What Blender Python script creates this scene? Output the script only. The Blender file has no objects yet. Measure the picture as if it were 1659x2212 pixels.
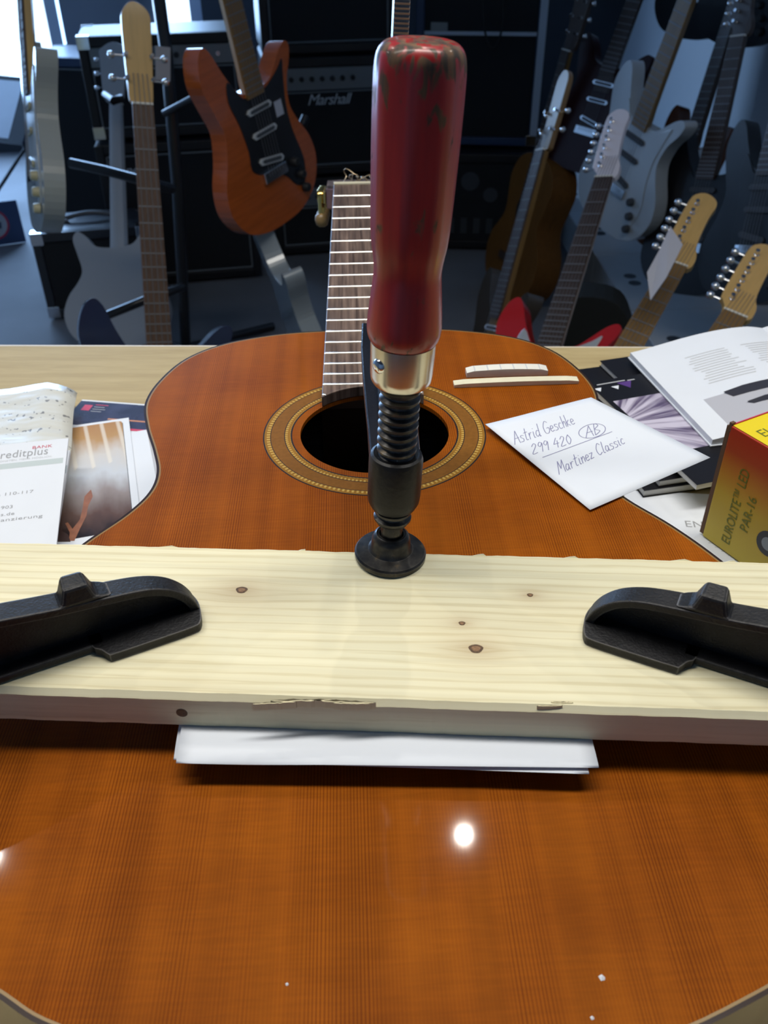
import bpy, math, random
from mathutils import Vector, Matrix
from mathutils.geometry import tessellate_polygon
random.seed(7)
SC = bpy.context.scene
COL = SC.collection

# ------------------------------------------------------------------ camera
# world: metres, x right, y away from the player end, z up; floor at z = 0,
# guitar top at z = 1.0 with the soundhole centre above the origin.
ZT = 1.0
W, H, F = 1659.0, 2212.0, 1917.68
TH, YAW, ROLL = 0.6354, -0.0365, -0.0074
CAM = Vector((-0.01116, -0.44743, 1.27129))
def ray(u, v):
    a = (u - W/2)/F; b = (H/2 - v)/F
    c, s = math.cos(ROLL), math.sin(ROLL)
    x = c*a - s*b; up = s*a + c*b
    y = math.cos(TH) + up*math.sin(TH); z = -math.sin(TH) + up*math.cos(TH)
    c, s = math.cos(YAW), math.sin(YAW)
    return Vector((c*x - s*y, s*x + c*y, z))
def at_z(u, v, z):      # z in mm relative to the guitar top
    d = ray(u, v); return CAM + d*((ZT + z/1000 - CAM.z)/d.z)
def at_y(u, v, y):      # y in metres
    d = ray(u, v); return CAM + d*((y - CAM.y)/d.y)
def at_t(u, v, t):      # depth in metres
    return CAM + ray(u, v)*t
fw = ray(W/2, H/2).normalized()
rt = (ray(W/2 + 100, H/2) - ray(W/2, H/2)).normalized()
upv = rt.cross(fw)
cam = bpy.data.cameras.new('camera'); camo = bpy.data.objects.new('camera', cam); COL.objects.link(camo)
camo.matrix_world = Matrix(((rt.x, upv.x, -fw.x, CAM.x), (rt.y, upv.y, -fw.y, CAM.y), (rt.z, upv.z, -fw.z, CAM.z), (0, 0, 0, 1)))
cam.sensor_fit = 'VERTICAL'; cam.sensor_height = 36.0; cam.sensor_width = 27.0
cam.lens = 36.0*F/H
cam.clip_start = 0.02; cam.clip_end = 60
cam.dof.use_dof = True; cam.dof.focus_distance = 0.42; cam.dof.aperture_fstop = 20
SC.camera = camo

# ------------------------------------------------------------------ world, daylight, exposure
SC.view_settings.view_transform = 'Standard'; SC.view_settings.look = 'None'
SC.view_settings.gamma = 1.0; SC.view_settings.exposure = 0.0; SC.view_settings.use_curve_mapping = False
world = bpy.data.worlds.new('sky'); SC.world = world; world.use_nodes = True
bg = world.node_tree.nodes['Background']; bg.inputs[0].default_value = (0.55, 0.75, 1.0, 1); bg.inputs[1].default_value = 3.0
def area(name, loc, target, sx, sy, power, color):
    l = bpy.data.lights.new(name, 'AREA'); l.shape = 'RECTANGLE'; l.size = sx; l.size_y = sy
    l.energy = power; l.color = color
    o = bpy.data.objects.new(name, l); COL.objects.link(o); o.location = loc
    o.rotation_euler = (Vector(target) - Vector(loc)).to_track_quat('-Z', 'Y').to_euler()
    return o
WIN_X0, WIN_X1, WIN_Z0, WIN_Z1, WIN_Y = -2.75, -0.72, 0.30, 2.25, 4.65
DAYLIGHT_W, LAMP_W, TUBE_W = 330.0, 11.0, 16.0
area('daylight', ((WIN_X0 + WIN_X1)/2, WIN_Y + 0.35, (WIN_Z0 + WIN_Z1)/2), ((WIN_X0 + WIN_X1)/2, 0, (WIN_Z0 + WIN_Z1)/2),
     2.6, 2.5, DAYLIGHT_W, (0.33, 0.58, 1.0))

# ------------------------------------------------------------------ materials
def lin(r, g, b):
    f = lambda c: (c/255/12.92) if c/255 <= 0.04045 else ((c/255 + 0.055)/1.055)**2.4
    return (f(r), f(g), f(b), 1)
MATS = {}
def mat(name, col, rough=0.5, metal=0.0, coat=0.0, coat_rough=0.08, var=0.0, vscale=30.0, bump=0.0, bscale=200.0, spec=0.5, stretch=(1, 1, 1), emit=0.0):
    if name in MATS: return MATS[name]
    m = bpy.data.materials.new(name); m.use_nodes = True; nt = m.node_tree; b = nt.nodes['Principled BSDF']
    b.inputs['Base Color'].default_value = col; b.inputs['Roughness'].default_value = rough; b.inputs['Metallic'].default_value = metal
    b.inputs['Coat Weight'].default_value = coat; b.inputs['Coat Roughness'].default_value = coat_rough
    b.inputs['Specular IOR Level'].default_value = spec
    if emit: b.inputs['Emission Color'].default_value = col; b.inputs['Emission Strength'].default_value = emit
    if var or bump:
        tc = nt.nodes.new('ShaderNodeTexCoord'); mp = nt.nodes.new('ShaderNodeMapping'); mp.inputs['Scale'].default_value = stretch
        nt.links.new(tc.outputs['Object'], mp.inputs[0])
        if var:
            n = nt.nodes.new('ShaderNodeTexNoise'); n.inputs['Scale'].default_value = vscale; n.inputs['Detail'].default_value = 4
            nt.links.new(mp.outputs[0], n.inputs['Vector'])
            r = nt.nodes.new('ShaderNodeMapRange'); r.inputs['From Min'].default_value = 0.3; r.inputs['From Max'].default_value = 0.7
            r.inputs['To Min'].default_value = 1 - var; r.inputs['To Max'].default_value = 1 + var
            nt.links.new(n.outputs[0], r.inputs[0])
            mx = nt.nodes.new('ShaderNodeMix'); mx.data_type = 'RGBA'; mx.blend_type = 'MULTIPLY'; mx.inputs[0].default_value = 1
            mx.inputs[6].default_value = col; nt.links.new(r.outputs[0], mx.inputs[7]); nt.links.new(mx.outputs[2], b.inputs['Base Color'])
        if bump:
            n2 = nt.nodes.new('ShaderNodeTexNoise'); n2.inputs['Scale'].default_value = bscale; n2.inputs['Detail'].default_value = 3
            nt.links.new(mp.outputs[0], n2.inputs['Vector'])
            bp = nt.nodes.new('ShaderNodeBump'); bp.inputs['Strength'].default_value = bump; bp.inputs['Distance'].default_value = 0.001
            nt.links.new(n2.outputs[0], bp.inputs['Height']); nt.links.new(bp.outputs[0], b.inputs['Normal'])
    MATS[name] = m; return m
class N:     # small node helper
    def __init__(s, name, rough=0.5, coat=0.0, coat_rough=0.08):
        s.m = bpy.data.materials.new(name); s.m.use_nodes = True; s.nt = s.m.node_tree; s.b = s.nt.nodes['Principled BSDF']
        s.b.inputs['Roughness'].default_value = rough; s.b.inputs['Coat Weight'].default_value = coat; s.b.inputs['Coat Roughness'].default_value = coat_rough
        s.tc = s.nt.nodes.new('ShaderNodeTexCoord'); MATS[name] = s.m
    def n(s, t, **k):
        x = s.nt.nodes.new(t)
        for a, b in k.items(): setattr(x, a, b)
        return x
    def l(s, a, b): s.nt.links.new(a, b)
    def map(s, scale, rot=(0, 0, 0), loc=(0, 0, 0)):
        mp = s.n('ShaderNodeMapping'); mp.inputs['Scale'].default_value = scale; mp.inputs['Rotation'].default_value = rot; mp.inputs['Location'].default_value = loc
        s.l(s.tc.outputs['Object'], mp.inputs[0]); return mp.outputs[0]
    def noise(s, vec, scale, detail=3, dist=0.0):
        n = s.n('ShaderNodeTexNoise'); n.inputs['Scale'].default_value = scale; n.inputs['Detail'].default_value = detail; n.inputs['Distortion'].default_value = dist
        s.l(vec, n.inputs['Vector']); return n.outputs[0]
    def wave(s, vec, scale, axis='X', dist=0.0, detail=2, dscale=1.0):
        n = s.n('ShaderNodeTexWave', wave_type='BANDS', bands_direction=axis); n.inputs['Scale'].default_value = scale
        n.inputs['Distortion'].default_value = dist; n.inputs['Detail'].default_value = detail; n.inputs['Detail Scale'].default_value = dscale
        s.l(vec, n.inputs['Vector']); return n.outputs['Fac'] if 'Fac' in n.outputs else n.outputs[1]
    def ramp(s, fac, stops):
        r = s.n('ShaderNodeValToRGB'); e = r.color_ramp.elements
        while len(e) < len(stops): e.new(0.5)
        for el, (p, c) in zip(e, stops): el.position = p; el.color = c
        s.l(fac, r.inputs[0]); return r.outputs[0]
    def mix(s, a, b, fac, mode='MIX'):
        x = s.n('ShaderNodeMix', data_type='RGBA', blend_type=mode)
        for i, v in ((6, a), (7, b), (0, fac)):
            if hasattr(v, 'is_linked') or hasattr(v, 'links'): s.l(v, x.inputs[i])
            else: x.inputs[i].default_value = v
        return x.outputs[2]
    def math(s, op, a, b=0.0, c=0.0):
        x = s.n('ShaderNodeMath', operation=op)
        for i, v in enumerate((a, b, c)):
            if hasattr(v, 'links'): s.l(v, x.inputs[i])
            else: x.inputs[i].default_value = v
        return x.outputs[0]
    def out(s, col): s.l(col, s.b.inputs['Base Color'])
    def bump(s, h, strength=0.3, dist=0.0005):
        bp = s.n('ShaderNodeBump'); bp.inputs['Strength'].default_value = strength; bp.inputs['Distance'].default_value = dist
        s.l(h, bp.inputs['Height']); s.l(bp.outputs[0], s.b.inputs['Normal'])

# cedar soundboard with fine straight grain and a gloss varnish
k = N('cedar_top', 0.5, 0.3, 0.05)
k.b.inputs['Specular IOR Level'].default_value = 0.04
v = k.map((1, 1, 1))
g = k.wave(k.map((1, 0.012, 1)), 262.0, 'X', 2.2, 2, 1.6)
wide = k.noise(k.map((90, 1.0, 1)), 1.0, 3)
mott = k.noise(k.map((14, 22, 1)), 1.0, 4)
silk = k.noise(k.map((60, 700, 1)), 1.0, 2)
lm = k.noise(k.map((55, 1.5, 1)), 1.0, 2)
g = k.math('MAXIMUM', g, k.math('MULTIPLY', k.math('SUBTRACT', lm, 0.40), 2.2))
c = k.ramp(g, [(0.0, (0.155, 0.034, 0.002, 1)), (0.30, (0.25, 0.062, 0.003, 1)), (1.0, (0.285, 0.077, 0.0035, 1))])
c = k.mix(c, k.ramp(wide, [(0.3, (0.84, 0.82, 0.80, 1)), (0.7, (1.08, 1.08, 1.08, 1))]), 1.0, 'MULTIPLY')
c = k.mix(c, k.ramp(mott, [(0.25, (0.80, 0.74, 0.70, 1)), (0.75, (1.18, 1.22, 1.25, 1))]), 1.0, 'MULTIPLY')
c = k.mix(c, k.ramp(silk, [(0.35, (0.94, 0.94, 0.94, 1)), (0.7, (1.06, 1.06, 1.06, 1))]), 1.0, 'MULTIPLY')
k.out(c); k.bump(g, 0.06, 0.0002)
# pale spruce clamping board: grain along x, knot halos at fixed spots on the board
KNOTS = []
def board_material():
    k = N('spruce_board', 0.62)
    base = k.map((1, 1, 1)); sep = k.n('ShaderNodeSeparateXYZ'); k.l(base, sep.inputs[0])
    halo = None; pull = None
    for (kx, ky, r) in KNOTS:
        dx = k.math('MULTIPLY', k.math('SUBTRACT', sep.outputs[0], kx), 0.62); dy = k.math('SUBTRACT', sep.outputs[1], ky)
        d = k.math('SQRT', k.math('ADD', k.math('MULTIPLY', dx, dx), k.math('MULTIPLY', dy, dy)))
        e = k.math('POWER', 2.718, k.math('MULTIPLY', d, -1.0/(r*2.4)))
        halo = e if halo is None else k.math('MAXIMUM', halo, e)
        sgn = k.math('MULTIPLY', k.math('SIGN', dy), k.math('MULTIPLY', k.math('POWER', 2.718, k.math('MULTIPLY', d, -1.0/(r*3.2))), r*1.5))
        pull = sgn if pull is None else k.math('ADD', pull, sgn)
    cmb = k.n('ShaderNodeCombineXYZ'); k.l(k.math('MULTIPLY', sep.outputs[0], 0.035), cmb.inputs[0]); k.l(k.math('SUBTRACT', sep.outputs[1], pull), cmb.inputs[1])
    k.l(k.math('MULTIPLY', sep.outputs[2], 1.0), cmb.inputs[2])
    w = k.wave(cmb.outputs[0], 70.0, 'Y', 3.0, 2, 10.0)
    ln = k.noise(k.map((4, 260, 260)), 1.0, 3)
    big = k.noise(k.map((6, 26, 20)), 1.0, 2)
    c = k.ramp(w, [(0.0, (0.685, 0.622, 0.402, 1)), (0.13, (0.73, 0.675, 0.455, 1)), (0.4, (0.77, 0.72, 0.50, 1)), (1.0, (0.77, 0.725, 0.51, 1))])
    c = k.mix(c, k.ramp(ln, [(0.3, (0.92, 0.91, 0.89, 1)), (0.7, (1.05, 1.05, 1.05, 1))]), 1.0, 'MULTIPLY')
    c = k.mix(c, k.ramp(big, [(0.3, (0.95, 0.93, 0.90, 1)), (0.7, (1.04, 1.05, 1.05, 1))]), 1.0, 'MULTIPLY')
    c = k.mix(c, (0.36, 0.22, 0.10, 1), k.math('MULTIPLY', halo, 0.62))
    k.out(c); k.bump(ln, 0.25, 0.0003); return k.m
# beech counter laminate
k = N('counter_wood', 0.62)
k.b.inputs['Specular IOR Level'].default_value = 0.25
n1 = k.noise(k.map((6, 90, 30)), 1.0, 4); n2 = k.noise(k.map((45, 700, 100)), 1.0, 3)
c = k.ramp(n1, [(0.3, lin(172, 153, 110)), (0.7, lin(188, 170, 126))])
k.out(k.mix(c, k.ramp(n2, [(0.35, (0.94, 0.93, 0.92, 1)), (0.65, (1.04, 1.04, 1.04, 1))]), 1.0, 'MULTIPLY'))
# rosewood
k = N('rosewood', 0.40)
n1 = k.noise(k.map((420, 9, 40)), 1.0, 3); n2 = k.noise(k.map((110, 22, 10)), 1.0, 3)
c = k.ramp(n1, [(0.3, (0.060, 0.036, 0.026, 1)), (0.7, (0.215, 0.150, 0.115, 1))])
k.out(k.mix(c, k.ramp(n2, [(0.3, (0.66, 0.62, 0.6, 1)), (0.7, (1.2, 1.2, 1.2, 1))]), 1.0, 'MULTIPLY'))
# red lacquered handle with worn, dirty patches
k = N('red_lacquer', 0.33, 0.25, 0.15)
n1 = k.noise(k.map((260, 260, 95)), 1.0, 5, 0.6); n2 = k.noise(k.map((300, 300, 20)), 1.0, 3)
sp = k.n('ShaderNodeSeparateXYZ'); k.l(k.tc.outputs['Object'], sp.inputs[0])
edge = k.math('ADD', k.math('MULTIPLY', k.math('MAXIMUM', k.math('SUBTRACT', sp.outputs[2], 0.176), 0.0), 11.0),
              k.math('MULTIPLY', k.math('MAXIMUM', k.math('SUBTRACT', 0.109, sp.outputs[2]), 0.0), 17.0))
wear = k.ramp(k.math('ADD', n1, k.math('MULTIPLY', k.math('MINIMUM', edge, 0.20), 1.0)), [(0.655, (0, 0, 0, 1)), (0.72, (1, 1, 1, 1))])
c = k.ramp(n2, [(0.3, (0.26, 0.010, 0.012, 1)), (0.7, (0.40, 0.018, 0.016, 1))])
k.out(k.mix(c, k.ramp(n2, [(0.4, (0.030, 0.020, 0.012, 1)), (0.65, (0.17, 0.085, 0.035, 1))]), wear))
r_ = k.n('ShaderNodeMapRange'); r_.inputs['To Min'].default_value = 0.33; r_.inputs['To Max'].default_value = 0.7; k.l(wear, r_.inputs[0]); k.l(r_.outputs[0], k.b.inputs['Roughness'])
# dotted rosette band (checks by angle around the soundhole)
k = N('rosette_checks', 0.45, 0.3, 0.05)
k.b.inputs['Specular IOR Level'].default_value = 0.05
sp = k.n('ShaderNodeSeparateXYZ'); k.l(k.tc.outputs['Object'], sp.inputs[0])
ang = k.math('ARCTAN2', sp.outputs[1], sp.outputs[0])
rad = k.math('SQRT', k.math('ADD', k.math('MULTIPLY', sp.outputs[0], sp.outputs[0]), k.math('MULTIPLY', sp.outputs[1], sp.outputs[1])))
ch = k.math('GREATER_THAN', k.math('SINE', k.math('MULTIPLY', ang, 150.0)), 0.1)
ce = k.math('GREATER_THAN', k.math('SINE', k.math('MULTIPLY', rad, 2*math.pi/0.0034)), -0.25)
k.out(k.mix((0.27, 0.13, 0.020, 1), (0.50, 0.33, 0.085, 1), k.math('MULTIPLY', ch, ce)))
# box print: red at the top fading to yellow
def box_print(h):
    k = N('box_print', 0.45)
    sp = k.n('ShaderNodeSeparateXYZ'); k.l(k.tc.outputs['Object'], sp.inputs[0])
    k.out(k.ramp(k.math('DIVIDE', sp.outputs[2], h), [(0.0, (0.56, 0.43, 0.045, 1)), (0.45, (0.50, 0.33, 0.02, 1)), (0.62, (0.50, 0.21, 0.015, 1)), (0.82, (0.42, 0.055, 0.012, 1)), (1.0, (0.46, 0.035, 0.012, 1))]))
    return k.m
# cast iron
k = N('cast_iron', 0.5)
n1 = k.noise(k.map((1, 1, 1)), 900.0, 3); n2 = k.noise(k.map((1, 1, 1)), 160.0, 3)
k.out(k.ramp(n2, [(0.3, (0.006, 0.006, 0.007, 1)), (0.7, (0.015, 0.015, 0.017, 1))])); k.bump(n1, 0.55, 0.0005)
k.b.inputs['Specular IOR Level'].default_value = 0.35
def edge_wear(k, col_socket, wear_col, radius, lo=0.02, hi=0.20):
    bv = k.n('ShaderNodeBevel'); bv.samples = 4; bv.inputs['Radius'].default_value = radius
    ge = k.n('ShaderNodeNewGeometry'); dt = k.n('ShaderNodeVectorMath', operation='DOT_PRODUCT')
    k.l(bv.outputs[0], dt.inputs[0]); k.l(ge.outputs['True Normal'], dt.inputs[1])
    d = k.math('SUBTRACT', 1.0, dt.outputs['Value'])
    nz_ = k.noise(k.map((1, 1, 1)), 420.0, 3)
    m = k.n('ShaderNodeMapRange'); m.inputs['From Min'].default_value = lo; m.inputs['From Max'].default_value = hi; k.l(k.math('MULTIPLY', d, k.math('MULTIPLY', nz_, 1.9)), m.inputs[0])
    k.out(k.mix(col_socket, wear_col, m.outputs[0]))
ci = k.b.inputs['Base Color'].links[0].from_socket
edge_wear(k, ci, (0.20, 0.19, 0.185, 1), 0.0011)
# worn black oxide steel
k = N('black_steel', 0.32)
n2 = k.noise(k.map((1, 1, 1)), 240.0, 4)
k.out(k.ramp(n2, [(0.35, (0.020, 0.020, 0.021, 1)), (0.62, (0.050, 0.047, 0.043, 1)), (0.72, (0.11, 0.085, 0.055, 1))]))
k.b.inputs['Metallic'].default_value = 0.55; k.bump(n2, 0.12, 0.0003)
edge_wear(k, k.b.inputs['Base Color'].links[0].from_socket, (0.24, 0.22, 0.19, 1), 0.0007, 0.03, 0.3)
# shop carpet
k = N('carpet', 0.75)
n1 = k.noise(k.map((1, 1, 1)), 500.0, 2); n2 = k.noise(k.map((1, 1, 1)), 3.0, 3)
k.out(k.mix(k.ramp(n1, [(0.3, lin(92, 94, 98)), (0.7, lin(128, 130, 134))]), k.ramp(n2, [(0.3, (0.85, 0.85, 0.85, 1)), (0.7, (1.1, 1.1, 1.1, 1))]), 1.0, 'MULTIPLY'))
# printed sheet music under a clear sleeve
k = N('sheet_music', 0.32, 0.5, 0.12)
sp = k.n('ShaderNodeSeparateXYZ'); k.l(k.tc.outputs['Object'], sp.inputs[0])
yy = k.math('ADD', sp.outputs[1], k.math('MULTIPLY', sp.outputs[0], 0.10))
row = k.math('FRACT', k.math('DIVIDE', yy, 0.0215))
instave = k.math('LESS_THAN', k.math('ABSOLUTE', k.math('SUBTRACT', row, 0.5)), 0.17)
lines = k.math('MULTIPLY', k.math('GREATER_THAN', k.math('SINE', k.math('MULTIPLY', row, 2*math.pi*14.0)), 0.80), instave)
dots = k.noise(k.map((300, 210, 0)), 1.0, 1)
nearst = k.math('LESS_THAN', k.math('ABSOLUTE', k.math('SUBTRACT', row, 0.5)), 0.26)
ink = k.math('MULTIPLY', k.math('GREATER_THAN', dots, 0.64), nearst)
c = k.mix((0.66, 0.66, 0.60, 1), (0.42, 0.42, 0.40, 1), k.math('MULTIPLY', lines, 0.55))
k.out(k.mix(c, (0.12, 0.12, 0.13, 1), k.math('MULTIPLY', ink, 0.8))); k.bump(k.noise(k.map((22, 46, 20)), 1.0, 2), 0.5, 0.004)
# concert photo on the brochure: brown top, pale stage haze, dark crowd at the bottom
k = N('concert_photo', 0.25, 0.3)
sp = k.n('ShaderNodeSeparateXYZ'); k.l(k.tc.outputs['Object'], sp.inputs[0])
tt = k.math('ADD', k.math('DIVIDE', sp.outputs[1], -0.152), k.math('MULTIPLY', k.math('SUBTRACT', k.noise(k.map((55, 22, 1)), 1.0, 3), 0.5), 0.30))
c = k.ramp(tt, [(0.0, lin(176, 128, 70)), (0.16, lin(186, 146, 92)), (0.32, lin(208, 204, 200)), (0.5, lin(200, 206, 214)), (0.66, lin(150, 140, 138)), (0.84, lin(96, 72, 62)), (1.0, lin(36, 24, 20))])
beam = k.ramp(k.math('SINE', k.math('MULTIPLY', k.math('ADD', sp.outputs[0], k.math('MULTIPLY', sp.outputs[1], 0.08)), 2*math.pi/0.0125)), [(0.55, (0, 0, 0, 1)), (0.95, (1, 1, 1, 1))])
k.out(k.mix(c, lin(232, 226, 214), k.math('MULTIPLY', beam, k.math('MULTIPLY', k.math('LESS_THAN', tt, 0.42), 0.65))))
# light-ray photo on the black magazine
k = N('ray_photo', 0.22, 0.3)
sp = k.n('ShaderNodeSeparateXYZ'); k.l(k.tc.outputs['Object'], sp.inputs[0])
dx = k.math('SUBTRACT', sp.outputs[0], -0.012); dy = k.math('SUBTRACT', sp.outputs[1], -0.066)
an = k.math('ARCTAN2', dy, dx); rr = k.math('SQRT', k.math('ADD', k.math('MULTIPLY', dx, dx), k.math('MULTIPLY', dy, dy)))
cmb = k.n('ShaderNodeCombineXYZ'); k.l(k.math('MULTIPLY', an, 4.2), cmb.inputs[0]); k.l(k.math('MULTIPLY', rr, 6.0), cmb.inputs[1])
ry = k.noise(cmb.outputs[0], 1.6, 4)
fall = k.math('SUBTRACT', k.math('ADD', ry, 0.08), k.math('MULTIPLY', rr, 2.3))
k.out(k.ramp(fall, [(0.22, (0.012, 0.010, 0.018, 1)), (0.40, (0.12, 0.09, 0.17, 1)), (0.56, (0.60, 0.56, 0.68, 1))]))

white_paper = mat('white_paper', (0.72, 0.76, 0.82, 1), 0.6, var=0.02, vscale=20)
paper_edge = mat('page_edges', (0.62, 0.62, 0.61, 1), 0.7, var=0.12, vscale=900, stretch=(0.05, 0.05, 1))
ink_grey = mat('ink_grey', (0.30, 0.31, 0.33, 1), 0.6)
ink_pale = mat('ink_pale_grey', (0.52, 0.54, 0.56, 1), 0.6)
ink_dark = mat('ink_dark', (0.045, 0.05, 0.06, 1), 0.6)
ink_blue = mat('ballpoint_ink', (0.22, 0.22, 0.38, 1), 0.5)
ink_red = mat('ink_red', (0.55, 0.03, 0.08, 1), 0.5)
black_cover = mat('black_cover', (0.008, 0.008, 0.011, 1), 0.4, spec=0.25)
navy_cover = mat('navy_cover', (0.035, 0.037, 0.075, 1), 0.22, coat=0.4, var=0.5, vscale=40)
purple = mat('purple_print', (0.10, 0.045, 0.22, 1), 0.3)
steel = mat('bright_steel', (0.62, 0.60, 0.55, 1), 0.24, 1.0, var=0.06, vscale=400, stretch=(1, 1, 0.1))
chrome = mat('chrome', (0.75, 0.76, 0.78, 1), 0.12, 1.0)
gold = mat('gold_plate', (0.80, 0.55, 0.16, 1), 0.18, 1.0)
fret_metal = mat('fret_metal', (0.82, 0.80, 0.74, 1), 0.25, 1.0)
bone = mat('bone', (0.74, 0.70, 0.52, 1), 0.35, var=0.05, vscale=120)
bone2 = mat('white_bone', (0.76, 0.75, 0.68, 1), 0.35, var=0.04, vscale=120)
knot_m = mat('knot_wood', (0.10, 0.052, 0.022, 1), 0.6, var=0.4, vscale=900)
split_m = mat('split_wood', (0.060, 0.045, 0.016, 1), 0.8, var=0.4, vscale=600)
binding_m = mat('dark_binding', (0.030, 0.016, 0.012, 1), 0.2, coat=0.6)
purf_m = mat('purfling_cream', (0.26, 0.16, 0.05, 1), 0.3, coat=0.5)
side_m = mat('rosewood_sides', (0.055, 0.022, 0.014, 1), 0.2, coat=0.6, var=0.4, vscale=8, stretch=(6, 6, 60))
ros_black = mat('rosette_black', (0.016, 0.010, 0.009, 1), 0.3, coat=0.5)
ros_brown = mat('rosette_brown', (0.20, 0.085, 0.016, 1), 0.45, coat=0.3, coat_rough=0.05, spec=0.05, var=0.12, vscale=500)
cedar_neck = mat('cedar_neck', (0.16, 0.06, 0.025, 1), 0.3, coat=0.4, var=0.2, vscale=10, stretch=(20, 1, 20))
inside_m = mat('inside_wood', (0.10, 0.055, 0.03, 1), 0.7)
clear = mat('tuner_pearl', (0.62, 0.60, 0.55, 1), 0.25)
string_m = mat('string_ends', (0.55, 0.42, 0.26, 1), 0.3, 0.6)
yellow = mat('box_yellow', (0.80, 0.63, 0.012, 1), 0.4)
card_brown = mat('cardboard', (0.12, 0.062, 0.035, 1), 0.8)
olive = mat('box_lettering', (0.13, 0.15, 0.012, 1), 0.5)
tolex = mat('black_tolex', (0.012, 0.012, 0.014, 1), 0.42, bump=0.3, bscale=600)
tolex_blue = mat('navy_tolex', (0.028, 0.058, 0.13, 1), 0.38, bump=0.25, bscale=600)
grille = mat('grille_cloth', (0.010, 0.011, 0.013, 1), 0.8, bump=0.4, bscale=900)
piping = mat('piping', (0.20, 0.22, 0.23, 1), 0.5)
plate_m = mat('amp_faceplate', (0.22, 0.25, 0.28, 1), 0.35, 0.5)
rubber = mat('black_rubber', (0.012, 0.012, 0.013, 1), 0.55)
stand_m = mat('stand_tube', (0.014, 0.015, 0.018, 1), 0.28)
maple = mat('maple', lin(206, 168, 104), 0.3, coat=0.3, var=0.08, vscale=14, stretch=(10, 1, 10))
maple_dark = mat('aged_maple', lin(128, 98, 54), 0.35, coat=0.2, var=0.12, vscale=14, stretch=(10, 1, 10))
rose_bg = mat('fingerboard_dark', (0.050, 0.030, 0.022, 1), 0.45, var=0.3, vscale=60, stretch=(6, 1, 6))
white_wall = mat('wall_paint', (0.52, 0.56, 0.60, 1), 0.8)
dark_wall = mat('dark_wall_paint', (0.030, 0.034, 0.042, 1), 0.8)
ceil_m = mat('ceiling_paint', (0.15, 0.15, 0.155, 1), 0.9)
frame_m = mat('window_frame', (0.34, 0.38, 0.44, 1), 0.4)
plinth_m = mat('white_plinth', (0.56, 0.60, 0.63, 1), 0.55, var=0.04, vscale=6)
g = N('window_glass'); nt = g.nt
tr = nt.nodes.new('ShaderNodeBsdfTransparent'); gl = nt.nodes.new('ShaderNodeBsdfGlossy'); gl.inputs['Roughness'].default_value = 0.02
mx = nt.nodes.new('ShaderNodeMixShader'); mx.inputs[0].default_value = 0.06
nt.links.new(tr.outputs[0], mx.inputs[1]); nt.links.new(gl.outputs[0], mx.inputs[2]); nt.links.new(mx.outputs[0], nt.nodes['Material Output'].inputs[0])
glass = g.m

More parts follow.
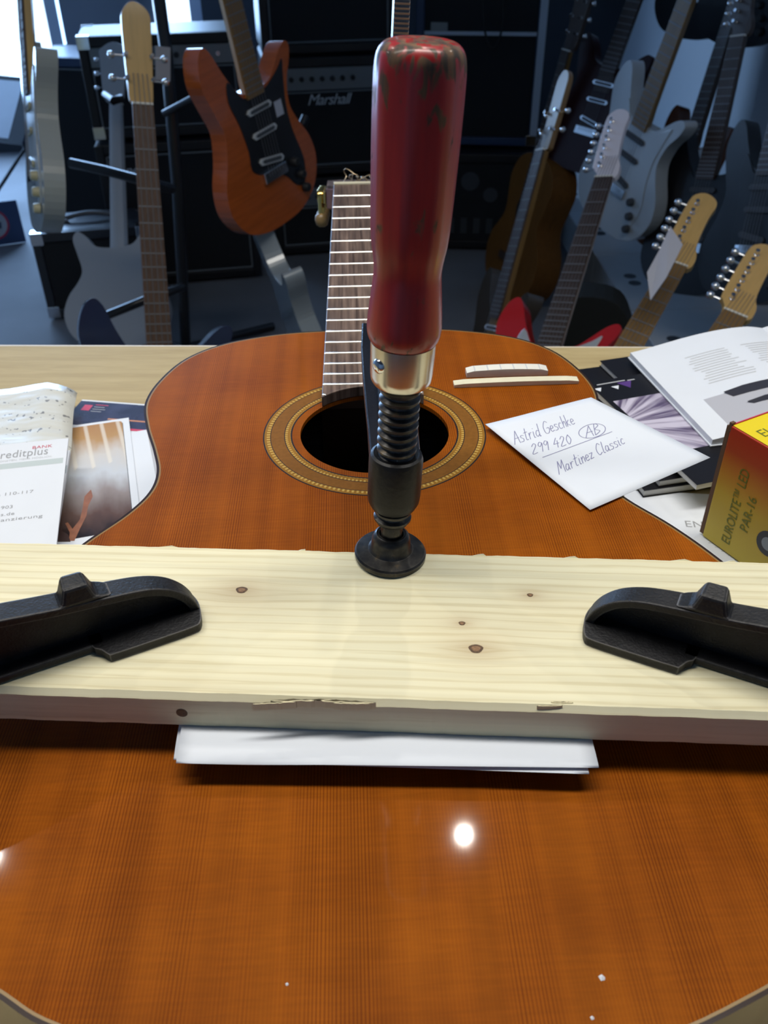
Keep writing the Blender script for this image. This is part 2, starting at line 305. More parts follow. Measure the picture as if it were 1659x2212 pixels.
# ------------------------------------------------------------------ mesh helpers
class MB:
    def __init__(s): s.v = []; s.f = []
    def add(s, vs, fs, M=None):
        o = len(s.v)
        s.v += [tuple(M @ Vector(p)) if M else tuple(p) for p in vs]; s.f += [tuple(i + o for i in f) for f in fs]; return s
    def box(s, x0, x1, y0, y1, z0, z1, M=None):
        return s.add([(x0,y0,z0),(x1,y0,z0),(x1,y1,z0),(x0,y1,z0),(x0,y0,z1),(x1,y0,z1),(x1,y1,z1),(x0,y1,z1)],
                     [(0,3,2,1),(4,5,6,7),(0,1,5,4),(1,2,6,5),(2,3,7,6),(3,0,4,7)], M)
    def prism(s, poly, z0, z1, M=None, hole=None):       # polygon in xy, extruded in z
        def area2(p): return sum(p[i][0]*p[(i+1) % len(p)][1] - p[(i+1) % len(p)][0]*p[i][1] for i in range(len(p)))
        if area2(poly) < 0: poly = poly[::-1]
        loops = [poly] + ([hole[::-1] if area2(hole) > 0 else hole] if hole else [])
        tris = tessellate_polygon([[Vector((p[0], p[1], 0)) for p in l] for l in loops])
        flat = [p for l in loops for p in l]; n = len(flat)
        vs = [(p[0], p[1], z0) for p in flat] + [(p[0], p[1], z1) for p in flat]; fs = []
        for t in tris:
            a, b, c = (Vector(flat[i]) for i in t)
            if (b.x-a.x)*(c.y-a.y) - (b.y-a.y)*(c.x-a.x) < 0: t = t[::-1]
            fs.append(tuple(i + n for i in t)); fs.append(tuple(t[::-1]))
        o = 0
        for l in loops:
            m = len(l)
            for i in range(m):
                j = (i + 1) % m; fs.append((o+i, o+j, o+j+n, o+i+n))
            o += m
        return s.add(vs, fs, M)
    def lathe(s, prof, n=32, M=None, rfun=None):          # prof: (r, z)
        vs = []; fs = []
        for (r, z) in prof:
            for i in range(n):
                a = 2*math.pi*i/n; q = rfun(a, r, z) if rfun else r
                vs.append((q*math.cos(a), q*math.sin(a), z))
        for j in range(len(prof) - 1):
            for i in range(n):
                a, b = j*n + i, j*n + (i+1) % n; fs.append((a, b, b + n, a + n))
        fs.append(tuple(range(n))[::-1]); fs.append(tuple((len(prof)-1)*n + i for i in range(n)))
        return s.add(vs, fs, M)
    def tube(s, pts, r, n=8, M=None):
        pts = [Vector(p) for p in pts]; vs = []; fs = []
        for i, p in enumerate(pts):
            d = (pts[min(i+1, len(pts)-1)] - pts[max(i-1, 0)]).normalized()
            a = d.orthogonal().normalized() if i == 0 else (a - d*a.dot(d)).normalized()
            b = d.cross(a); rr = r[i] if isinstance(r, (list, tuple)) else r
            vs += [tuple(p + (a*math.cos(2*math.pi*q/n) + b*math.sin(2*math.pi*q/n))*rr) for q in range(n)]
        for j in range(len(pts) - 1):
            for i in range(n): fs.append((j*n+i, j*n+(i+1) % n, (j+1)*n+(i+1) % n, (j+1)*n+i))
        fs.append(tuple(range(n))[::-1]); fs.append(tuple((len(pts)-1)*n + i for i in range(n)))
        return s.add(vs, fs, M)
    def strip(s, left, right):                             # quads between two point lists
        n = len(left); return s.add(list(left) + list(right), [(i, i+1, n+i+1, n+i) for i in range(n-1)])
    def scale(s, k=0.001): s.v = [(x*k, y*k, z*k) for x, y, z in s.v]; return s
def wm(o):
    m = o.matrix_basis.copy() if o else Matrix()
    return (wm(o.parent) @ m) if (o and o.parent) else m
def tag(o, label=None, cat=None, group=None, kind=None):
    if label: o['label'] = label
    if cat: o['category'] = cat
    if group: o['group'] = group
    if kind: o['kind'] = kind
    return o
def obj(name, mb, m, parent=None, smooth=None, bevel=0.0, seg=2, world=False, kind=None, label=None):
    me = bpy.data.meshes.new(name)
    me.from_pydata(mb.v, [], mb.f); me.validate()
    if world and parent: me.transform(wm(parent).inverted())
    me.materials.append(m if not isinstance(m, str) else MATS[m])
    if smooth is not None:
        me.polygons.foreach_set('use_smooth', [True]*len(me.polygons))
        me.set_sharp_from_angle(angle=math.radians(smooth))
    o = bpy.data.objects.new(name, me); COL.objects.link(o)
    if parent: o.parent = parent
    if bevel:
        b = o.modifiers.new('bevel', 'BEVEL'); b.width = bevel; b.segments = seg; b.limit_method = 'ANGLE'; b.angle_limit = math.radians(40)
    tag(o, label=label, kind=kind); return o
def centre(o):     # move a single-mesh thing's origin to the middle of its base
    vs = o.data.vertices; xs = [v.co.x for v in vs]; ys = [v.co.y for v in vs]; zs = [v.co.z for v in vs]
    p = Vector(((min(xs)+max(xs))/2, (min(ys)+max(ys))/2, min(zs))); o.data.transform(Matrix.Translation(-p)); o.location = p; return o
def thing(name, loc, label, cat, group=None, rot=None):
    o = bpy.data.objects.new(name, None); COL.objects.link(o); o.empty_display_size = 0.05
    if rot is not None:
        M = rot.to_4x4(); M.translation = Vector(loc); o.matrix_basis = M
    else: o.location = loc
    return tag(o, label, cat, group)
def struct(name, mb, m, **k): return tag(obj(name, mb, m, **k), kind='structure')
def spline(pts, n=8, closed=True):
    out = []; m = len(pts)
    for i in range(m if closed else m - 1):
        g = lambda q: Vector(pts[q % m]) if closed else Vector(pts[min(max(q, 0), m-1)])
        p0, p1, p2, p3 = g(i-1), g(i), g(i+1), g(i+2)
        for j in range(n):
            t = j/n
            out.append(0.5*((2*p1) + (p2-p0)*t + (2*p0-5*p1+4*p2-p3)*t*t + (3*p1-p0-3*p2+p3)*t*t*t))
    if not closed: out.append(Vector(pts[-1]))
    return [tuple(p) for p in out]
def rotz(a): return Matrix.Rotation(a, 3, 'Z')
def frame2(p, xdir, z=None):        # rotation with local x along xdir (horizontal)
    return rotz(math.atan2(xdir[1], xdir[0]))
def text_mb(body, size, shear=0.0, spacing=1.0, width=None):
    c = bpy.data.curves.new('txt', 'FONT'); c.body = body; c.size = size; c.shear = shear; c.space_character = spacing; c.resolution_u = 3
    o = bpy.data.objects.new('txt', c); me = o.to_mesh(); mb = MB()
    vs = [tuple(v.co) for v in me.vertices]; fs = [tuple(p.vertices) for p in me.polygons]
    if width and vs:
        w = max(v[0] for v in vs) - min(v[0] for v in vs); s = width/w; vs = [(v[0]*s, v[1], v[2]) for v in vs]
    mb.add(vs, fs); o.to_mesh_clear(); bpy.data.objects.remove(o); bpy.data.curves.remove(c); return mb
def copy_tree(o, parent=None):
    c = o.copy(); COL.objects.link(c); c.parent = parent
    for ch in list(o.children): copy_tree(ch, c)
    return c

# ------------------------------------------------------------------ the room
TBL = -95.0                                  # counter top, mm below the guitar top
XL, XR, YF, YB, ZC = -3.0, 1.42, -2.6, WIN_Y, 2.7
struct('floor', MB().box(XL, XR, YF, YB, -0.05, 0), 'carpet')
struct('ceiling', MB().box(XL, XR, YF, YB, ZC, ZC + 0.05), ceil_m)
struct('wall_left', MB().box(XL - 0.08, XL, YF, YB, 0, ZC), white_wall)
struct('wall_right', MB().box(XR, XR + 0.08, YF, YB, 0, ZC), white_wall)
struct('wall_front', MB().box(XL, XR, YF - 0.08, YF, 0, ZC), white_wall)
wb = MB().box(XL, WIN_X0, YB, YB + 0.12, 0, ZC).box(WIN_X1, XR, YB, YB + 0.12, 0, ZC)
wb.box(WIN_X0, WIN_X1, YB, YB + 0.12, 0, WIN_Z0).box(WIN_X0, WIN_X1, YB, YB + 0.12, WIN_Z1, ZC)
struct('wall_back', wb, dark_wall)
win = tag(thing('window_1', ((WIN_X0 + WIN_X1)/2, YB + 0.06, WIN_Z0), 'large shop window behind the hanging guitars', None), kind='structure')
fr = MB(); wx0, wx1 = WIN_X0 + 0.001, WIN_X1 - 0.001
for a in (wx0, -2.05, -1.50, wx1 - 0.06): fr.box(a, a + 0.06, YB + 0.02, YB + 0.09, WIN_Z0 + 0.001, WIN_Z1 - 0.001)
fr.box(wx0, wx1, YB + 0.02, YB + 0.09, WIN_Z0 + 0.001, WIN_Z0 + 0.06).box(wx0, wx1, YB + 0.02, YB + 0.09, WIN_Z1 - 0.06, WIN_Z1 - 0.001)
obj('window_frame', fr, frame_m, win, world=True)
for a, b in ((wx0 + 0.06, -2.05), (-1.99, -1.50), (-1.44, wx1 - 0.06)):
    obj('pane', MB().box(a, b, YB + 0.05, YB + 0.056, WIN_Z0 + 0.06, WIN_Z1 - 0.06), glass, win, world=True)
struct('baseboard_right', MB().box(XR - 0.012, XR, 0.6, YB, 0, 0.07), frame_m)

# ceiling spotlights over the counter: their reflections are the two bright spots on the varnish
HS1 = at_z(1003, 1850, 0); D1 = ray(1003, 1850); HS2 = at_z(0, 1845, 0); D2 = ray(0, 1845)
def lamp_from(p, d, h=1.62):
    k = h/(-d.z); return Vector((p.x + d.x*k, p.y + d.y*k, p.z + h))
L1 = lamp_from(HS1, D1); L2 = lamp_from(HS2, D2); step = L1.x - L2.x
def spotlight(p, label, tgt):
    t = thing('ceiling_spotlight', (p.x, p.y, ZC), label, 'lamp', 'halogen spotlights in a row over the counter')
    obj('base', MB().lathe([(0.045, -0.025), (0.05, -0.02), (0.05, -0.0005)], 24), frame_m, t, smooth=40)
    obj('housing', MB().lathe([(0.034, -0.095), (0.040, -0.09), (0.036, -0.05), (0.02, -0.03), (0.012, -0.025)], 24), chrome, t, smooth=40)
    l = bpy.data.lights.new('spot', 'SPOT'); l.energy = LAMP_W; l.color = (1.0, 0.94, 0.84); l.spot_size = math.radians(52); l.spot_blend = 0.9; l.shadow_soft_size = 0.011
    o = bpy.data.objects.new('bulb', l); COL.objects.link(o); o.parent = t; o.location = (0, 0, -0.125)
    o.rotation_euler = (Vector(tgt) - p).to_track_quat('-Z', 'Y').to_euler()
for i, lab in ((0, 'halogen ceiling spotlight mirrored in the varnish at the left frame edge'), (1, 'halogen ceiling spotlight mirrored in the varnish right of centre'),
               (2, 'halogen ceiling spotlight nearest the wall of guitars'), (-1, 'halogen ceiling spotlight furthest from the wall of guitars')):
    p = Vector((L2.x + step*i, (L1.y + L2.y)/2, 2.62)); spotlight(p, lab, (p.x*0.25, -0.32, 1.0))

# long fluorescent luminaire above the counter
fl = thing('fluorescent_luminaire', (-0.3, 0.02, ZC), 'long white fluorescent ceiling luminaire above the counter', 'lamp')
obj('housing', MB().box(-1.25, 1.25, -0.11, 0.11, -0.07, -0.0005), frame_m, fl, bevel=0.004)
for y_ in (-0.06, 0.06): obj('tube', MB().tube([(-1.2, y_, -0.085), (1.2, y_, -0.085)], 0.013, 12), mat('tube_glass', (0.8, 0.8, 0.78, 1), 0.3), fl, smooth=60)
tl_ = area('tube_light', (-0.3, 0.02, ZC - 0.101), (-0.3, 0.02, 0), 2.4, 0.18, TUBE_W, (1.0, 0.965, 0.90)); tl_.rotation_euler = (0, 0, 0); tl_.data.spread = math.radians(115)

# counter: far edge runs through two measured points
E1, E2 = at_z(0, 746, TBL), at_z(1400, 750, TBL); ca = math.atan2(E2.y - E1.y, E2.x - E1.x)
ct = thing('shop_counter', (0, -0.05, 0), 'pale beech shop counter under the guitar and papers', 'counter', rot=rotz(ca))
cm = wm(ct).inverted(); far = (cm @ E1).y; ztb = ZT + TBL/1000
obj('counter_top', MB().box(-1.15, 1.05, -0.34, far, ztb - 0.032, ztb), 'counter_wood', ct, bevel=0.0015)
obj('edge_strip', MB().box(-1.15, 1.05, far, far + 0.002, ztb - 0.032, ztb - 0.0005), mat('edge_band', lin(226, 216, 196), 0.4), ct)
obj('front_panel', MB().box(-1.12, 1.02, far - 0.05, far - 0.03, 0.0, ztb - 0.032), 'counter_wood', ct)
for a in (-1.12, 1.0): obj('side_panel', MB().box(a, a + 0.02, -0.30, far - 0.05, 0.0, ztb - 0.032), 'counter_wood', ct)

# ------------------------------------------------------------------ classical guitar
half = [(0,141),(30,140),(64,136),(100,123),(124,101),(137,70),(141,41),(135.5,13),(126.5,-15),(121,-37),(122,-56),(130.5,-75),(146.5,-98),(161,-125),(175,-160),(182.5,-200),(180,-240),(165,-278),(143,-303),(121,-317),(103,-326.5),(62,-339.5),(0,-345)]
full = half + [(-x, y) for x, y in half[-2:0:-1]]
OUT = [(p[0], p[1]) for p in spline(full, 6)]
def inset(poly, d):
    out = []; n = len(poly)
    s = sum(poly[i][0]*poly[(i+1) % n][1] - poly[(i+1) % n][0]*poly[i][1] for i in range(n)); sg = 1 if s > 0 else -1
    for i in range(n):
        a, b = Vector(poly[i-1]), Vector(poly[(i+1) % n]); t = (b - a).normalized(); out.append((poly[i][0] - t.y*d*sg, poly[i][1] + t.x*d*sg))
    return out
def circ(r, n=96, c=(0, 0)): return [(c[0] + r*math.cos(2*math.pi*i/n), c[1] + r*math.sin(2*math.pi*i/n)) for i in range(n)]
gt = thing('classical_guitar', (0, 0, ZT + TBL/1000), 'classical guitar with cedar top lying on the counter, bridge being clamped', 'guitar')
GZ = Matrix.Translation((0, 0, -TBL))
def gpart(name, mb, m, parent=None, **k):      # mm, z relative to the soundboard
    mb.v = [(x, y, z - TBL) for x, y, z in mb.v]; mb.scale(); return obj(name, mb, m, parent or gt, **k)
gpart('soundboard', MB().prism(inset(OUT, 2.2), -2.6, 0, hole=circ(43.5)), 'cedar_top')
def ring(name, o, i, m, z0=-0.4, z1=0.06, parent=None): return gpart(name, MB().prism(o, z0, z1, hole=i), m, parent)
ring('purfling', inset(OUT, 1.3), inset(OUT, 2.2), purf_m, -2.6, 0.02)
ring('binding', inset(OUT, -0.1), inset(OUT, 1.3), binding_m, -6, -0.02)
sd = MB(); n = len(OUT); o2 = inset(OUT, 2.5)
sd.prism(OUT, -93, -2.7, hole=o2); gpart('side', sd, side_m, smooth=40)
gpart('back', MB().prism(OUT, -95, -93.05), side_m)
rt_ = gpart('rosette', MB().prism(circ(60.6), -0.5, 0.05, hole=circ(52.9)), ros_brown)
for nm, a, b, m in (('outer_line', 65.2, 64.4, ros_black), ('check_band', 64.4, 61.0, 'rosette_checks'), ('fine_line', 61.0, 60.6, ros_black),
                    ('fine_line', 52.9, 52.4, ros_black), ('check_band', 52.4, 49.2, 'rosette_checks'), ('inner_line', 49.2, 48.3, ros_black)):
    ring(nm, circ(a), circ(b), m, parent=rt_)
# fingerboard, cut along the soundhole
JY = 141.12; NUT = JY + 325; FZ = 7.2
hw = lambda y: 31.2 + (26 - 31.2)*(y - 30)/(NUT - 30)
arc = []
for i in range(25):
    a = math.pi - math.acos(31.2/43.3) - (math.pi - 2*math.acos(31.2/43.3))*i/24; arc.append((43.3*math.cos(a), 43.3*math.sin(a)))
fbp = [(-26, NUT)] + arc + [(26, NUT)]
fb = gpart('fingerboard', MB().prism(fbp, 0.08, FZ), 'rosewood', bevel=0.0006)
def fret_mesh(x0, x1, y):
    pts = [(x0 + 0.2, y, FZ + 0.15), (x0 + 0.9, y, FZ + 0.72), (x1 - 0.9, y, FZ + 0.72), (x1 - 0.2, y, FZ + 0.15)]; mb = MB(); vs = []
    for (x, yy, z) in pts:
        vs += [(x, yy - 1.15, FZ - 0.3), (x, yy - 0.8, z - 0.25), (x, yy, z), (x, yy + 0.8, z - 0.25), (x, yy + 1.15, FZ - 0.3)]
    fs = [(j*5+i, j*5+i+1, j*5+5+i+1, j*5+5+i) for j in range(3) for i in range(4)] + [(0,1,2,3,4), (19,18,17,16,15)]
    return mb.add(vs, [f[::-1] for f in fs])
for q in range(1, 20):
    y = NUT - 650*(1 - 2**(-q/12)); w = hw(y)
    if q < 19: gpart('fret', fret_mesh(-w, w, y), fret_metal, fb, smooth=50)
    else:
        xc = math.sqrt(max(43.3**2 - y*y, 0)) + 0.3
        for a_, b_ in ((-w, -xc), (xc, w)): gpart('fret', fret_mesh(a_, b_, y), fret_metal, fb, smooth=50)
gpart('nut', MB().box(-26, 26, NUT, NUT + 5, 0, FZ + 1.5), bone, bevel=0.0008)
# neck with heel, running under the fingerboard
nk = MB(); secs = []
for y, dep in ((JY - 0.5, 88), (JY + 12, 80), (JY + 24, 55), (JY + 40, 30), (JY + 70, 17), (JY + 200, 15), (NUT, 13.5), (NUT + 6, 13.5)):
    w = hw(y) - (0 if dep < 40 else 4); secs.append([(w*math.cos(math.pi*i/12), y, -dep*math.sin(math.pi*i/12)**0.8) for i in range(13)])
for s_ in secs: nk.v += s_
for j in range(len(secs) - 1):
    for i in range(12): nk.f.append((j*13+i, j*13+i+1, j*13+14+i, j*13+13+i))
    nk.f.append((j*13+12, j*13, j*13+13, j*13+25))
nk.f += [tuple(range(13)), tuple(range((len(secs)-1)*13, len(secs)*13))[::-1]]
gpart('neck', nk, cedar_neck, smooth=40)
HM = Matrix.Translation((0, NUT + 5, 0)) @ Matrix.Rotation(math.radians(-14), 4, 'X')
hs = [(-25, 0), (-34, 14), (-36, 165), (-24, 182), (-10, 186), (0, 178), (10, 186), (24, 182), (36, 165), (34, 14), (25, 0)]
slot1 = [(-19, 35), (-11, 35), (-11, 145), (-19, 145)]
hd = MB().prism(hs, -19, 2, HM); gpart('headstock', hd, cedar_neck, bevel=0.0015)
gpart('head_veneer', MB().prism(inset(hs, 0.6), 2.05, 4, HM), 'rosewood')
for s_ in (-1, 1):
    gpart('machine_plate', MB().box(s_*36.2 - 1.2, s_*36.2 + 1.2, 22, 150, -14, -2, HM), gold, bevel=0.0006)
    for q in range(3):
        y = 38 + q*48
        tm = gpart('tuning_machine', MB().tube([(s_*40.5, y, -8), (s_*40.5, y, -24)], 3.4, 10, HM).lathe([(7, -3.4), (7.8, -2.4), (7.8, 2.4), (7, 3.4)], 16, HM @ Matrix.Translation((s_*41, y + 8, -8)) @ Matrix.Rotation(math.pi/2, 4, 'Y')), gold, smooth=40)
        gpart('tuner_button', MB().lathe([(3, 0), (6.5, 2), (7.5, 7), (6, 12), (3, 14)], 16, HM @ Matrix.Translation((s_*40.5, y, -24)) @ Matrix.Rotation(math.pi, 4, 'Y')), mat('amber_button', (0.24, 0.16, 0.07, 1), 0.3), tm, smooth=60)
        gpart('roller', MB().tube([(s_*9, y, -6), (s_*20, y, -6)], 3.5, 12, HM), bone2, smooth=40)
for x0, x1, hh, ph in ((-18, -2, 15, 0.0), (-12, 3, 11, 0.9), (-4, 9, 8, 2.0), (4, 16, 10, 1.2)):
    pts = [(x0 + (x1 - x0)*t/14 + 3*math.sin(t*0.9 + ph), NUT + 12 + 6*math.sin(t*0.5 + ph), 3 + hh*math.sin(math.pi*t/14) + 1.5*math.sin(t*1.3)) for t in range(15)]
    gpart('string_end', MB().tube(pts, 0.45, 6), string_m, smooth=60)
gpart('bridge', MB().box(-95, 95, -198, -170, 0.06, 4).box(-42, 42, -198, -170, 4, 9), 'rosewood', bevel=0.001)
gpart('heel_block', MB().box(-35, 35, 105, 138.3, -92.9, -2.7), inside_m)
gpart('brace', MB().box(-118, 118, 56, 68, -16, -2.7), inside_m)

# ------------------------------------------------------------------ clamping board
BA = math.atan2(-0.0302, 0.334)
bo = at_z(700, 1350, 28)
bd = thing('clamping_board', (0.0, -0.1892, ZT + 0.0124), 'pale spruce board with knots clamped across the guitar bridge', 'board', rot=rotz(BA))
bM = wm(bd).inverted()
for (u, v, r) in ((522, 1275, 0.0025), (1028, 1402, 0.0029), (998, 1347, 0.0014), (1145, 1286, 0.0013)):
    q = bM @ at_z(u, v, 28); KNOTS.append((q.x, q.y, r))
bmat = board_material()
TH_B = 0.0157; B0 = (bM @ at_z(830, 1519, 28)).y; B1 = (bM @ at_z(830, 1193, 28)).y
BL = 0.187
# top outline with slightly ragged far and near edges
ry = random.Random(3)
xs = [-BL + 2*BL*i/150 for i in range(151)]
def rag(x, a): return a*(0.5*math.sin(x*310) + 0.5*math.sin(x*127 + 1)) + ry.uniform(-1, 1)*a*0.6
farp = [(x, B1 + rag(x, 0.00022)) for x in xs]
mb = MB(); prof = lambda y0, y1: None
rows = []
for i, x in enumerate(xs):
    y1 = farp[i][1]; y0 = B0 + rag(x, 0.00012); ch = 0.0022
    rows.append([(x, y0, 0), (x, y0, TH_B - ch), (x, y0 + ch*0.9, TH_B), (x, y1 - 0.0006, TH_B), (x, y1, TH_B - 0.0006), (x, y1 + 0.0003, 0)])
for r_ in rows: mb.v += r_
for i in range(len(rows) - 1):
    for j in range(6): mb.f.append((i*6 + j, i*6 + (j+1) % 6, i*6 + 6 + (j+1) % 6, i*6 + 6 + j))
mb.f += [tuple(range(6))[::-1], tuple(range((len(rows)-1)*6, len(rows)*6))]
mb.f = [f[::-1] for f in mb.f]
obj('plank', mb, bmat, bd)
for (kx, ky, r) in KNOTS:
    pts = [(kx + r*1.0*math.cos(a)*(0.95 + 0.12*math.sin(3*a)), ky + r*0.8*math.sin(a)) for a in [2*math.pi*i/18 for i in range(18)]]
    kn = obj('knot', MB().prism(pts, TH_B - 0.002, TH_B + 0.00008), knot_m, bd)
    obj('knot_core', MB().prism([(kx + (x - kx)*0.62, ky + (y - ky)*0.6) for x, y in pts], TH_B - 0.002, TH_B + 0.00012), mat('knot_core_wood', (0.24, 0.13, 0.06, 1), 0.6, var=0.3, vscale=1200), kn)
q = bM @ at_y(395, 1533, (wm(bd) @ Vector((-0.09, B0, 0))).y)
obj('knot', MB().prism([(0.0021*math.cos(a), 0.0021*math.sin(a)) for a in [2*math.pi*i/16 for i in range(16)]], -0.0015, 0.0002,
    Matrix.Translation((q.x, B0, q.z)) @ Matrix.Rotation(math.pi/2, 4, 'X')), knot_m, bd)
# torn splits along the near edge and splinters on the far edge
def edge_pt(u, v): return bM @ at_z(u, v, 28)
rs = random.Random(5)
for (u0, u1, v0, v1, w) in ((545, 640, 1521, 1516, 0.0004), (585, 720, 1514, 1512, 0.0007), (660, 812, 1512, 1518, 0.0006), (720, 800, 1519, 1520, 0.0003), (1190, 1238, 1517, 1518, 0.0003), (1160, 1215, 1525, 1524, 0.00025)):
    a, b = edge_pt(u0, v0), edge_pt(u1, v1); n_ = 14; up_, dn_ = [], []
    for i in range(n_ + 1):
        t = i/n_; c_ = a*(1-t) + b*t; e_ = math.sin(math.pi*t)**0.7*w
        up_.append((c_.x, c_.y + e_*rs.uniform(0.3, 1.2))); dn_.append((c_.x, c_.y - e_*rs.uniform(0.1, 1.0)))
    zz0 = TH_B + 0.0001 if min(p[1] for p in dn_) > B0 + 0.0019 else TH_B - 0.00115
    obj('split', MB().prism(dn_ + up_[::-1][1:-1], TH_B - 0.003, TH_B + 0.0001), split_m, bd)
    obj('torn_fibre', MB().prism([(p[0], p[1] - 0.0004) for p in dn_] + [(p[0], p[1] - 0.0001) for p in dn_[::-1][1:-1]], TH_B - 0.003, TH_B + 0.00035), mat('torn_fibres', (0.74, 0.66, 0.42, 1), 0.8), bd)
for (u0, u1, v) in ((335, 390, 1177), (640, 660, 1186), (1018, 1050, 1197), (1212, 1250, 1201), (1440, 1495, 1205), (1560, 1590, 1210)):
    a, b = bM @ at_z(u0, v, 28), bM @ at_z(u1, v + 2, 28); yb = B1; m = (a.x + b.x)/2
    obj('splinter', MB().add([(a.x, yb - 0.0006, TH_B - 0.0003), (b.x, yb - 0.0004, TH_B - 0.0003), (m, yb + 0.0010, TH_B - 0.0006), (m + 0.002, yb + 0.0002, TH_B + 0.0004)],
        [(0,1,3), (1,2,3), (2,0,3), (0,2,1)]), bmat, bd)

# folded paper under the board
def folded_sheet(name, xa, xb, yf_a, yf_b, z_top, z_low, label, rad):
    # top leaf bending over a fold at the near edge and returning underneath
    mb = MB(); n = 24; secs = []
    for i in range(n + 1):
        t = i/n; x = xa + (xb - xa)*t; yf = yf_a + (yf_b - yf_a)*t
        op = rad*(1.0 if t > 0.35 else 1.0 + 1.0*math.sin(math.pi*t/0.35))
        p = [(x, yf + 80, z_top), (x, yf + 12, z_top - 0.1), (x, yf + 5, z_top - 0.6), (x, yf + 0.8, z_top - 1.2), (x, yf, z_top - 1.2 - op*0.4),
             (x, yf + 0.8, z_top - 1.2 - op), (x, yf + 6, z_low + 0.3), (x, yf + 80, z_low)]
        secs.append(p)
    m = len(secs[0])
    for s_ in secs: mb.v += s_
    for i in range(n):
        for j in range(m - 1): mb.f.append((i*m + j, i*m + j + 1, (i+1)*m + j + 1, (i+1)*m + j))
    mb.v = [(x/1000, y/1000, ZT + z/1000) for x, y, z in mb.v]
    o = centre(obj(name, mb, white_paper, smooth=60)); s = o.modifiers.new('thick', 'SOLIDIFY'); s.thickness = 0.0002; s.offset = 0
    return tag(o, label, 'paper', 'folded paper pads under the board')
pa, pb, pc = at_z(381, 1650, 10), at_z(1293, 1660, 10), at_z(374, 1636, 10)
folded_sheet('folded_paper', pa.x*1000, pb.x*1000, pa.y*1000, pb.y*1000, 12.1, 10.4, 'upper white folded paper sticking out under the spruce board', 1.0)
folded_sheet('folded_paper', pa.x*1000 - 1.6, pb.x*1000 - 3.5, pa.y*1000 + 3.0, pb.y*1000 - 1.2, 10.1, 9.15, 'lower white folded paper peeking out left below the other', 0.45)

# ------------------------------------------------------------------ central screw clamp
ax = Vector((0.050, 0.0, 1.0)).normalized(); yx = Vector((0, 1, 0)); xx = yx.cross(ax)
R3 = Matrix((xx, yx, ax)).transposed()
cl = thing('screw_clamp', (0.0022, -0.150, ZT + 0.0124 + TH_B + 0.00025), 'red-handled screw clamp reaching through the soundhole onto the board', 'clamp', rot=R3)
def cp(name, mb, m, parent=None, **k): mb.scale(); return obj(name, mb, m, parent or cl, **k)
cp('pressure_pad', MB().lathe([(14.4, 0), (15.3, 0.6), (15.4, 2.4), (14.7, 3.3), (9.6, 4.4), (8.6, 6), (8.2, 9.5), (7.4, 11.6), (6.4, 12.4), (5.2, 12.2), (4.9, 9)], 48), 'black_steel', smooth=35)
# threaded spindle: coarse rounded rings
pr = [(4.4, 9), (4.6, 15), (3.9, 16.5), (3.9, 17.5), (6.6, 18.6), (7.0, 20)]
z = 20.0
while z < 84:
    pr += [(7.0, z), (7.9, z + 0.75), (7.9, z + 1.6), (6.9, z + 2.4), (6.4, z + 2.9), (6.4, z + 3.3)]; z += 3.75
pr += [(6.4, 90)]
cp('spindle', MB().lathe(pr, 40), 'black_steel', smooth=50)
cp('collar', MB().lathe([(8.0, 27.2), (9.4, 27.4), (10.6, 30), (10.9, 33), (10.9, 50), (10.3, 52), (9.2, 52.6), (8.0, 52.2)], 40), mat('collar_black', (0.009, 0.009, 0.009, 1), 0.42, bump=0.15, bscale=500, spec=0.3), smooth=40)
# sliding arm: flanged beam from the collar to the rail
am = mat('arm_blued', (0.016, 0.018, 0.026, 1), 0.25, 0.3, bump=0.15, bscale=400)
def hull_strip(secs):     # loft rectangles (y, halfwidth, z0, z1)
    mb = MB()
    for (y, w, z0, z1) in secs: mb.v += [(-w, y, z0), (w, y, z0), (w, y, z1), (-w, y, z1)]
    for j in range(len(secs) - 1):
        for i in range(4): mb.f.append((j*4+i, j*4+(i+1) % 4, j*4+4+(i+1) % 4, j*4+4+i))
    mb.f += [(3, 2, 1, 0), tuple(len(mb.v) - 4 + i for i in range(4))]
    return mb
arm = hull_strip([(6, 10.2, 46, 49.5), (35, 11.0, 46, 49.5), (70, 11.8, 46, 50), (100, 12.0, 46, 50), (128, 11.0, 46, 50)])
cp('sliding_arm', arm, am, bevel=0.0007)
rib = hull_strip([(8, 5.4, 30, 52.5), (40, 5.6, 30, 54), (80, 5.8, 30, 57), (100, 6.2, 28, 62), (106.5, 6.2, 28, 62)])
cp('arm_web', rib, am, bevel=0.0008)
cp('arm_flange', hull_strip([(8, 9, 29, 31.5), (60, 9.5, 28, 30.5), (106.5, 10, 26, 29)]), am, bevel=0.0006)
slv = MB()
for s_ in (-1, 1): slv.box(s_*5 - 1.5, s_*5 + 1.5, 106.5, 126, 24, 64)
slv.box(-6.5, 6.5, 124.6, 128, 24, 64)
cp('rail_sleeve', slv, am, bevel=0.0006)
# serrated rail
zz = []; nt_ = 190; z0, z1 = -70.0, 262.0
for i in range(nt_):
    z = z0 + (z1 - z0)*i/nt_; h = (z1 - z0)/nt_
    zz += [(-7.6, z), (-8.2, z + h*0.5)]
poly = zz + [(-8, z1), (8, z1)] + [(-a, b) for a, b in zz[::-1]]
RM = Matrix.Translation((0.5, 116, 0)) @ Matrix(((0, 0, 1, 0), (1, 0, 0, 0), (0, 1, 0, 0), (0, 0, 0, 1)))
cp('rail', MB().prism(poly, -3.2, 3.2, RM), mat('rail_steel', (0.42, 0.42, 0.42, 1), 0.35, 0.9))
cp('fixed_arm', hull_strip([(-8, 8, -46, -31.6), (10, 8, -52, -33), (60, 7, -60, -40), (122, 7, -72, -44)]), 'cast_iron', bevel=0.001)
